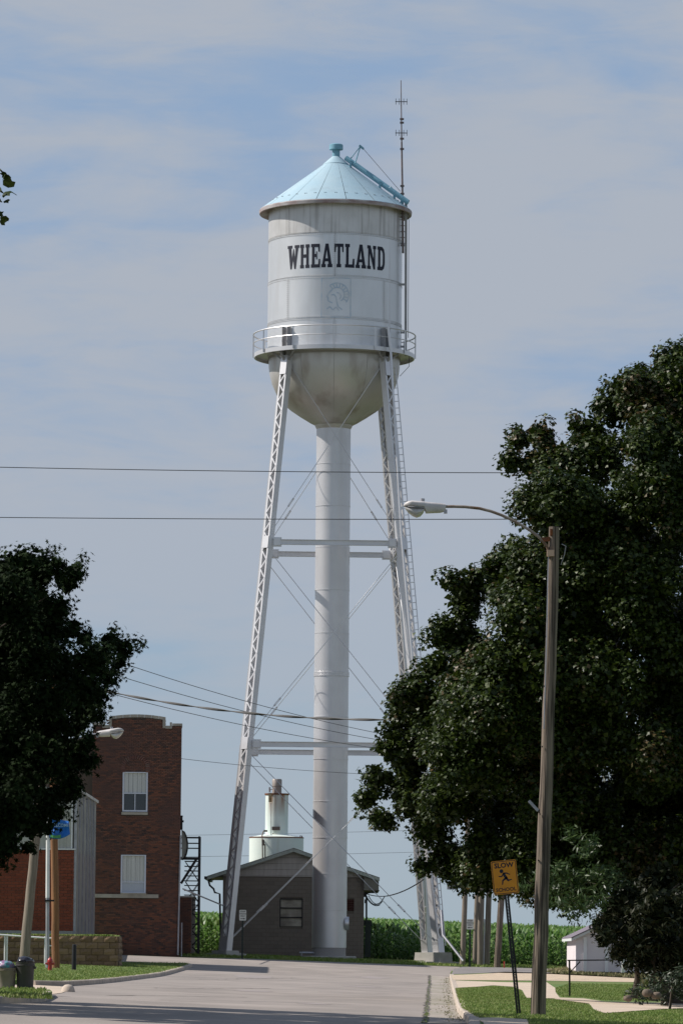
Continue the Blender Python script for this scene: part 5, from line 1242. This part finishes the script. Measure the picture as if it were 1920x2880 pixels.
def ashleaf():
    v = [(0, -.6, 0), (.16, -.1, -.03), (.0, .65, -.12), (-.16, -.1, -.03)]; return v, [(0, 1, 2, 3)]
def crown(root, name, blobs, Y, per_m2, tmpl, size, m, shell=.6, seed=3, up=.5, m2=None, f2=0.0, droop=0.0, kind='stuff', inner=.25):
    """leaves round the clumps; blobs: (px, py, radius px, dY)"""
    r = np.random.default_rng(seed); Ts, Ns = [], []
    for (bx, by, br, dy) in blobs:
        c = np.array(unp(bx, by, Y+dy)); R = br*(Y)/F; nb = max(7, int(9*R*R+6))
        # sub-clumps on the clump surface
        d = r.normal(size=(nb, 3)); d /= np.linalg.norm(d, axis=1, keepdims=True); sub = c + d*R*r.uniform(.35, .8, (nb, 1))
        sr = r.uniform(.26, .46, nb)*R + .12
        n = int(per_m2 * 4*PI*R*R)
        idx = r.integers(0, nb, n); dd = r.normal(size=(n, 3)); dd /= np.linalg.norm(dd, axis=1, keepdims=True)
        rad = sr[idx] * (shell + (1-shell)*r.uniform(0, 1, n)**.5) * r.choice([1, .6, 1.15], n, p=[.62, .25, .13])
        dd[:, 2] *= .85
        T = sub[idx] + dd*rad[:, None]
        nn = dd*.8 + np.array([0, 0, up]) + r.normal(size=(n, 3))*.45
        Ts.append(T); Ns.append(nn)
    T = np.concatenate(Ts); Nn = np.concatenate(Ns); N = len(T)
    S = size * r.uniform(.65, 1.25, N); Fm = frames(Nn, r.uniform(0, 2*PI, N))
    if m2 is not None:
        q = np.sin(T[:, 0]*1.3+1)*np.sin(T[:, 2]*1.1+.5)*np.cos(T[:, 1]*.9) + r.normal(size=N)*.35 > (1-f2*2)
        scatter_mesh(name, tmpl, T[~q], Fm[~q], S[~q], m, kind, root); scatter_mesh(name, tmpl, T[q], Fm[q], S[q], m2, kind, root)
    else: scatter_mesh(name, tmpl, T, Fm, S, m, kind, root)
    return N
def core(root, blobs, Y, per_m2, size, m, seed):
    r = np.random.default_rng(seed); Ts = []
    for (bx, by, br, dy) in blobs:
        R = br*Y/F*.72; n = int(per_m2*4*PI*R*R); d = r.normal(size=(n, 3)); d /= np.linalg.norm(d, axis=1, keepdims=True)
        Ts.append(np.array(unp(bx, by, Y+dy)) + d*R*r.uniform(.3, 1, (n, 1)))
    T = np.concatenate(Ts); N = len(T); Nn = r.normal(size=(N, 3)) + [0, 0, .4]
    t = ([(-.45, -.1, 0), (0, -.5, 0), (.45, -.1, -.1), (.2, .3, 0), (0, .6, -.1), (-.2, .3, 0)], [(0, 1, 2, 3), (0, 3, 4, 5)])
    scatter_mesh('inner_leaves', t, T, frames(Nn, r.uniform(0, 6.28, N)), size*r.uniform(.7, 1.3, N), m, 'stuff', root)
def trunk(root, base, top, r0, r1, limbs, m=bark, nseg=8):
    mb = MB(); pts = [base.lerp(top, i/nseg) + Vector((random.uniform(-.06, .06), random.uniform(-.06, .06), 0)) for i in range(nseg+1)]
    mb.tube([base - Vector((0, 0, .3))] + pts, [r0*1.4] + [r0*1.15 if i == 0 else r0 + (r1-r0)*i/nseg for i in range(nseg+1)], 12); obj('trunk', mb, m, root, True, angle=60)
    for L in limbs:
        t, e, r = L; s = base.lerp(top, t); mid = s.lerp(e, .5) + Vector((random.uniform(-.3, .3), random.uniform(-.3, .3), .35))
        mb = MB(); mb.tube([s, s.lerp(mid, .5) + Vector((0, 0, .1)), mid, mid.lerp(e, .5), e], [r, r*.85, r*.65, r*.45, r*.2], 7); obj('limb', mb, m, root, True, angle=60)
NL = 0
# big maple
MY = 115.0
mt = thing('maple_tree', 'huge dark green maple filling the right side of the view', 'tree', (unp(1895, 2700, MY+2).x, MY+2, G(7, MY)+H))
edge = [(1925, 1020, 80), (1870, 1035, 60), (1905, 1050, 105), (1800, 1090, 95), (1850, 1150, 120), (1715, 1150, 75), (1740, 1090, 50), (1640, 1215, 70), (1520, 1225, 55), (1462, 1235, 48), (1440, 1300, 48), (1500, 1310, 60), (1480, 1400, 50), (1580, 1300, 85),
        (1550, 1440, 80), (1690, 1290, 110), (1450, 1560, 70), (1390, 1600, 60), (1530, 1560, 85), (1330, 1625, 50), (1272, 1640, 48), (1300, 1700, 75), (1255, 1790, 70), (1230, 1880, 75), (1170, 1940, 65), (1150, 2020, 75), (1120, 2100, 75),
        (1060, 2190, 55), (1030, 2250, 45), (1070, 2300, 48), (1150, 2200, 85), (1180, 2270, 55), (1140, 2270, 40), (1215, 2340, 70), (1190, 2440, 38), (1250, 2420, 75), (1320, 2430, 75), (1410, 2430, 72), (1500, 2430, 70), (1600, 2400, 75), (1700, 2390, 80),
        (1870, 1540, 95), (1900, 1350, 100), (1830, 1990, 100), (1424, 2270, 75), (1890, 1750, 100), (1318, 1790, 60), (1690, 1790, 85), (1700, 1870, 85), (1330, 1850, 70), (1740, 2420, 60), (1790, 2500, 70), (1860, 2450, 80), (1800, 2280, 100), (1780, 2180, 90), (1850, 2360, 100), (1900, 2440, 100), (1960, 2300, 110), (1880, 2200, 100), (1800, 2420, 70), (1880, 2540, 90), (1950, 2600, 90), (1900, 2650, 60), (1820, 2500, 65), (1130, 1990, 60), (1200, 1990, 70), (1230, 2060, 80), (1280, 1950, 80), (1640, 2170, 95), (1600, 2250, 85), (1700, 2260, 95), (1500, 2320, 80), (1650, 2050, 90), (1380, 2330, 80), (1160, 2140, 60), (1075, 2105, 30), (1120, 1960, 40)]
blobs = [(x, y, r*.97, random.uniform(-1.2, .6)) for x, y, r in edge]
rr = random.Random(5)
for _ in range(210):
    x, y = rr.uniform(1180, 2250), rr.uniform(1080, 2470)
    # inside the outline: right of a slanted left boundary
    lim = np.interp(y, [950, 1150, 1300, 1500, 1700, 1900, 2100, 2300, 2420], [1900, 1640, 1520, 1480, 1330, 1260, 1180, 1190, 1260])
    if x < lim + 60: continue
    u, v = (x-1800)/800, (y-1750)/850; q = max(.05, 1-u*u-v*v)**.5
    blobs.append((x, y, rr.uniform(70, 120), -6.0*q*rr.uniform(.5, 1.0)))
    if rr.random() < .22: blobs.append((x, y, rr.uniform(90, 130), 5.0*q*rr.uniform(.4, 1.0)))
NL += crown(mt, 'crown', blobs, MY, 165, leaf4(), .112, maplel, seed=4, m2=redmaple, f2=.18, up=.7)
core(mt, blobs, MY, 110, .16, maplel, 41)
tb_ = Vector((unp(1895, 2700, MY+2).x, MY+2, G(7, MY)+H)); ttop = unp(1850, 1500, MY+2)
trunk(mt, tb_, ttop, .33, .12, [(.22, unp(1350, 2250, MY), .16), (.3, unp(1300, 2000, MY-1), .15), (.4, unp(1420, 1750, MY), .14), (.5, unp(1550, 1450, MY), .12), (.7, unp(1650, 1300, MY), .1), (.35, unp(2100, 2000, MY), .15), (.2, unp(1500, 2300, MY-3), .13), (.3, unp(1150, 2200, MY), .08), (.25, unp(1250, 2380, MY), .07)])
# left oak
KY = 80.5
ok = thing('oak_tree', 'dark pin oak with small pointed leaves filling the left edge', 'tree', (-10.2, KY+1, G(-10, KY)+H))
eb = [(100, 1610, 48), (160, 1600, 42), (210, 1610, 32), (235, 1580, 16), (190, 1640, 40), (40, 1650, 60), (100, 1690, 60), (0, 1610, 38), (160, 1710, 45), (60, 1760, 70), (150, 1790, 65), (205, 1770, 32), (235, 1795, 30),
      (310, 1800, 32), (325, 1775, 16), (290, 1840, 42), (350, 1820, 30), (385, 1810, 20), (340, 1860, 30), (250, 1860, 60), (300, 1900, 42), (170, 1880, 70), (80, 1880, 80), (280, 1960, 38), (240, 1940, 55), (150, 1970, 70), (60, 1980, 80),
      (270, 2010, 28), (210, 2040, 50), (100, 2070, 80), (20, 2080, 80), (240, 2090, 36), (290, 2020, 16), (250, 2140, 32), (190, 2140, 62), (90, 2170, 80), (10, 2180, 80), (200, 2210, 42), (130, 2250, 55), (50, 2280, 70), (160, 2285, 32), (90, 2330, 42), (20, 2370, 52), (80, 2385, 22), (130, 2330, 22), (-30, 2300, 60), (-20, 2220, 70)]
blobs = [(x, y, r*1.12, random.uniform(-2.4, 2.4) if r > 40 else random.uniform(-1, 1)) for x, y, r in eb + [(120, 2130, 80), (60, 2230, 80), (150, 2050, 70), (200, 1960, 60), (100, 1850, 80), (130, 1750, 60), (230, 2000, 50), (215, 2110, 45), (40, 1900, 80), (180, 2230, 45), (110, 2300, 50)]]
for x, y, r in [(170, 1545, 10), (150, 1560, 14), (395, 1795, 9), (242, 1562, 10), (50, 1590, 18), (10, 1580, 16), (320, 1880, 16), (312, 1760, 10), (205, 2250, 15), (255, 2165, 14), (300, 1985, 14), (198, 2295, 12)]: blobs.append((x, y, r, random.uniform(-.8, .8)))
for _ in range(75):
    x, y = rr.uniform(-900, 90), rr.uniform(1500, 2380); u, v = (x+350)/620, (y-1950)/520
    if u*u+v*v > 1: continue
    blobs.append((x, y, rr.uniform(80, 130), rr.choice([-1, 1])*4.2*(1-u*u-v*v)**.5*rr.uniform(.4, 1)))
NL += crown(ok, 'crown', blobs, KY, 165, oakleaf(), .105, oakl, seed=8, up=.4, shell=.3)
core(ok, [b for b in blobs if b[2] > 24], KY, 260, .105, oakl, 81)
trunk(ok, Vector((-9.0, KY+1, G(-9, KY)+H)), unp(-330, 1700, KY+1), .32, .08, [(.45, unp(290, 1850, KY+.5), .05), (.35, unp(190, 2050, KY+.8), .05), (.55, unp(160, 1660, KY+.5), .05), (.3, unp(80, 2250, KY+.8), .04), (.5, unp(-700, 1900, KY), .1), (.4, unp(-100, 1900, KY+2), .08)])
# branch tip at the top left, belongs to a nearer tree
nt = thing('near_tree', 'dark leafy branch tips poking in at the upper left edge', 'tree', (-9.6, 73, G(-9, 73)+H))
bl_ = [(5, 430, 10, 0), (12, 500, 22, 0), (35, 565, 14, 0), (8, 560, 28, 0), (-5, 610, 26, 0), (-20, 480, 40, 0), (-60, 560, 90, 0)]
for _ in range(330):
    x, y = rr.uniform(-1250, -130), rr.uniform(250, 2700); u, v, w = (x+680)/600, (y-1480)/1250, rr.uniform(-1, 1)
    if u*u+v*v+w*w*.6 < 1: bl_.append((x, y, rr.uniform(90, 150), 3.5 + w*5.5))
crown(nt, 'crown', bl_, 70.0, 18, maple_lo(), .16, maplel, seed=9)
core(nt, bl_[7:], 70.0, 55, .36, maplel, 91)
trunk(nt, Vector((-9.6, 73, G(-9, 73)+H)), unp(-720, 700, 73), .34, .08, [(.5, unp(-150, 700, 71), .08), (.75, unp(-25, 560, 70), .04), (.6, unp(-1000, 900, 70), .1)])
# ash behind the lamp pole (narrow brighter leaves), right
AYt = 109.0
at = thing('ash_tree', 'brighter narrow-leaved tree hanging below the maple right of the lamp pole', 'tree', (unp(1868, 2700, AYt).x, AYt, G(9, AYt)+H))
bl_ = [(1560, 2500, 45, 0), (1620, 2480, 55, 0), (1690, 2470, 60, 0), (1585, 2440, 40, 0), (1590, 2545, 38, 0), (1650, 2540, 50, 0), (1710, 2540, 50, 0), (1610, 2578, 25, 0), (1540, 2470, 28, 0), (1480, 2490, 20, 0), (1650, 2390, 45, 0), (1600, 2350, 32, 0), (1550, 2535, 22, 0), (1510, 2475, 25, 0), (1690, 2590, 28, 0), (1440, 2470, 26, 1), (1750, 2500, 50, 1)]
bl_ = [(x, y, r*.9, random.uniform(-1.5, 1.5)) for x, y, r, _ in bl_]
core(at, [(x, y, r_*.8, d_+1) for x, y, r_, d_ in bl_ if x > 1620], AYt, 90, .16, ashl, 83)
crown(at, 'crown', bl_, AYt, 110, ashleaf(), .15, ashl, seed=12, up=.2)
trunk(at, Vector((unp(1868, 2700, AYt).x, AYt, G(9, AYt)+H)), unp(1856, 2520, AYt), .08, .04, [(.8, unp(1690, 2530, AYt), .03), (.9, unp(1900, 2500, AYt), .03)])
# crabapple, dark, with two stems
CYt = 108.0
ct = thing('crabapple_tree', 'low dark purplish small tree with slanting stems in front of the white shed', 'tree', (unp(1800, 2760, CYt).x, CYt, G(8.2, CYt)+H))
bl_ = [(1720, 2620, 55), (1780, 2590, 80), (1690, 2600, 35), (1700, 2640, 32), (1750, 2670, 45), (1800, 2690, 55), (1860, 2640, 85), (1920, 2600, 90), (1850, 2560, 90), (1760, 2540, 70), (1960, 2680, 70), (1730, 2570, 50), (1890, 2700, 50), (1725, 2685, 16), (1765, 2712, 22), (1990, 2560, 100), (1840, 2715, 30), (1690, 2622, 14), (1800, 2560, 80), (1850, 2480, 80), (1900, 2680, 60), (1870, 2735, 32), (1930, 2730, 45), (1800, 2640, 70), (1960, 2620, 90), (1820, 2722, 22)]
bl_ = [(x, y, r*.95, random.uniform(-1.3, 1.3)) for x, y, r in bl_]
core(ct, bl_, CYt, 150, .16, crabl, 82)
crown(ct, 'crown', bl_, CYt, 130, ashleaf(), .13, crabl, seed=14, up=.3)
def cg(px, py): p = unp(px, py, CYt); return p
trunk(ct, cg(1782, 2772), cg(1798, 2620), .07, .04, [(.5, cg(1740, 2640), .03), (.8, cg(1860, 2600), .03)])
trunk(ct, cg(1836, 2778), cg(1842, 2600), .08, .04, [(.5, cg(1900, 2640), .03)])
# second fill tree further back right so that the field edge is closed by leaves
bt = thing('background_tree', 'dark leafy tree standing behind the crabapple at the right edge', 'tree', (unp(1990, 2700, 150).x, 150, G(12, 150)+H))
bl_ = [(1900, 2480, 120, 0), (1960, 2380, 130, 1), (1900, 2620, 80, 0), (1980, 2560, 130, 0), (2060, 2450, 140, 0), (1840, 2420, 90, 0), (1930, 2290, 110, 0), (2100, 2300, 140, 0)]
core(bt, bl_, 150.0, 40, .3, maplel, 84)
crown(bt, 'crown', bl_, 150.0, 30, maple_lo(), .16, maplel, seed=15)
trunk(bt, Vector((unp(1990, 2700, 150).x, 150, G(12, 150)+H)), unp(1990, 2350, 150), .2, .08, [(.6, unp(1900, 2450, 150), .07)])
# low shrub at the right edge with stones
SYt = 101.0
sh_ = thing('shrub', 'dark spreading shrub at the right edge beneath the crabapple', 'shrub', (unp(1870, 2800, SYt).x, SYt, G(7.5, SYt)+H))
bl_ = [(1790, 2790, 22), (1815, 2775, 26), (1850, 2765, 35), (1900, 2755, 42), (1950, 2750, 50), (1860, 2795, 26), (1910, 2795, 32), (1960, 2790, 42), (1800, 2805, 14), (1765, 2790, 9)]
crown(sh_, 'foliage', [(x, y, r, random.uniform(-.5, .5)) for x, y, r in bl_], SYt, 300, ashleaf(), .10, mat('shrub_leaves', (.03, .05, .02), .5, island=[(.010, .02, .007), (.018, .034, .01), (.028, .045, .014)]), seed=17, up=.6)
mb = MB(); q = unp(1880, 2812, SYt); mb.tube([Vector((q.x, SYt, G(q.x, SYt))), q + Vector((.1, 0, .5))], .03, 6); obj('stem', mb, bark, sh_)
mat('rock_stone', (.17, .13, .10), .9, var=(.10, .08, .06), vscale=5, bump=.6)
for i, (px, py, r, lab) in enumerate(((1765, 2808, 11, 'small pale rock leftmost at the shrub edge'), (1819, 2793, 13, 'rounded brown rock half under the shrub'), (1845, 2800, 12, 'rock right of the brown one under the shrub'))):
    bm = bmesh.new(); bmesh.ops.create_icosphere(bm, subdivisions=2, radius=1); c = unp(px, py, SYt-.9); R = r*SYt/F
    for v in bm.verts: k = 1+.15*math.sin(v.co.x*5+i)*math.cos(v.co.y*4+i*2); v.co = Vector((v.co.x*R*1.2*k, v.co.y*R*k, v.co.z*R*.9*k)) + c
    me = bpy.data.meshes.new('rock'); bm.to_mesh(me); bm.free(); tag(link('rock', me, MATS['rock_stone'], None, True), lab, 'rock', 'rocks around the shrub')
# weeds in the gutter seam and field margin
def weeds(name, pts, n, h, m, label, w=.1):
    X, Y, Z = [], [], []
    for _ in range(n):
        i = random.randrange(len(pts)-1); p = pts[i].lerp(pts[i+1], random.random()); x, y = p.x+random.gauss(0, w), p.y+random.gauss(0, .1); X.append(x); Y.append(y); Z.append(G(x, y))
    t = ([(-.35, 0, 0), (.35, 0, 0), (.1, .15, .6), (.45, .3, 1.0), (-.6, -.1, .75), (-.1, 0, 0), (-.3, -.2, 0)], [(0, 1, 2), (1, 3, 2), (5, 4, 6)])
    o = scatter_mesh(name, t, np.array([X, Y, Z]).T, rot_z(rng.uniform(0, 6.28, n)), rng.uniform(.5, 1.3, n)*h, m); tag(o, label, 'weeds')
weeds('weeds', gl, 420, .035, blade, 'sparse weeds growing in the seam between road and gutter', .02)
weeds('weeds', [p + Vector((-.15, 0, 0)) for p in rk[2:]], 500, .04, dryblade, 'dry weeds and leaf litter along the right kerb', .12)
# tall scrub by the right trunks
grass('weeds', [gp(x, y, H).xy for x, y in ((1795, 2762), (1950, 2758), (1950, 2790), (1800, 2775))], 5000, .3, dryblade, H, 'tall pale weeds behind the dark shrub at the right edge')
print('leaves', NL, 'bricks', nb, 'tris', sum(len(p.vertices)-2 for o in C.objects if o.type=='MESH' and len(o.data.polygons) > 5000 for p in o.data.polygons))
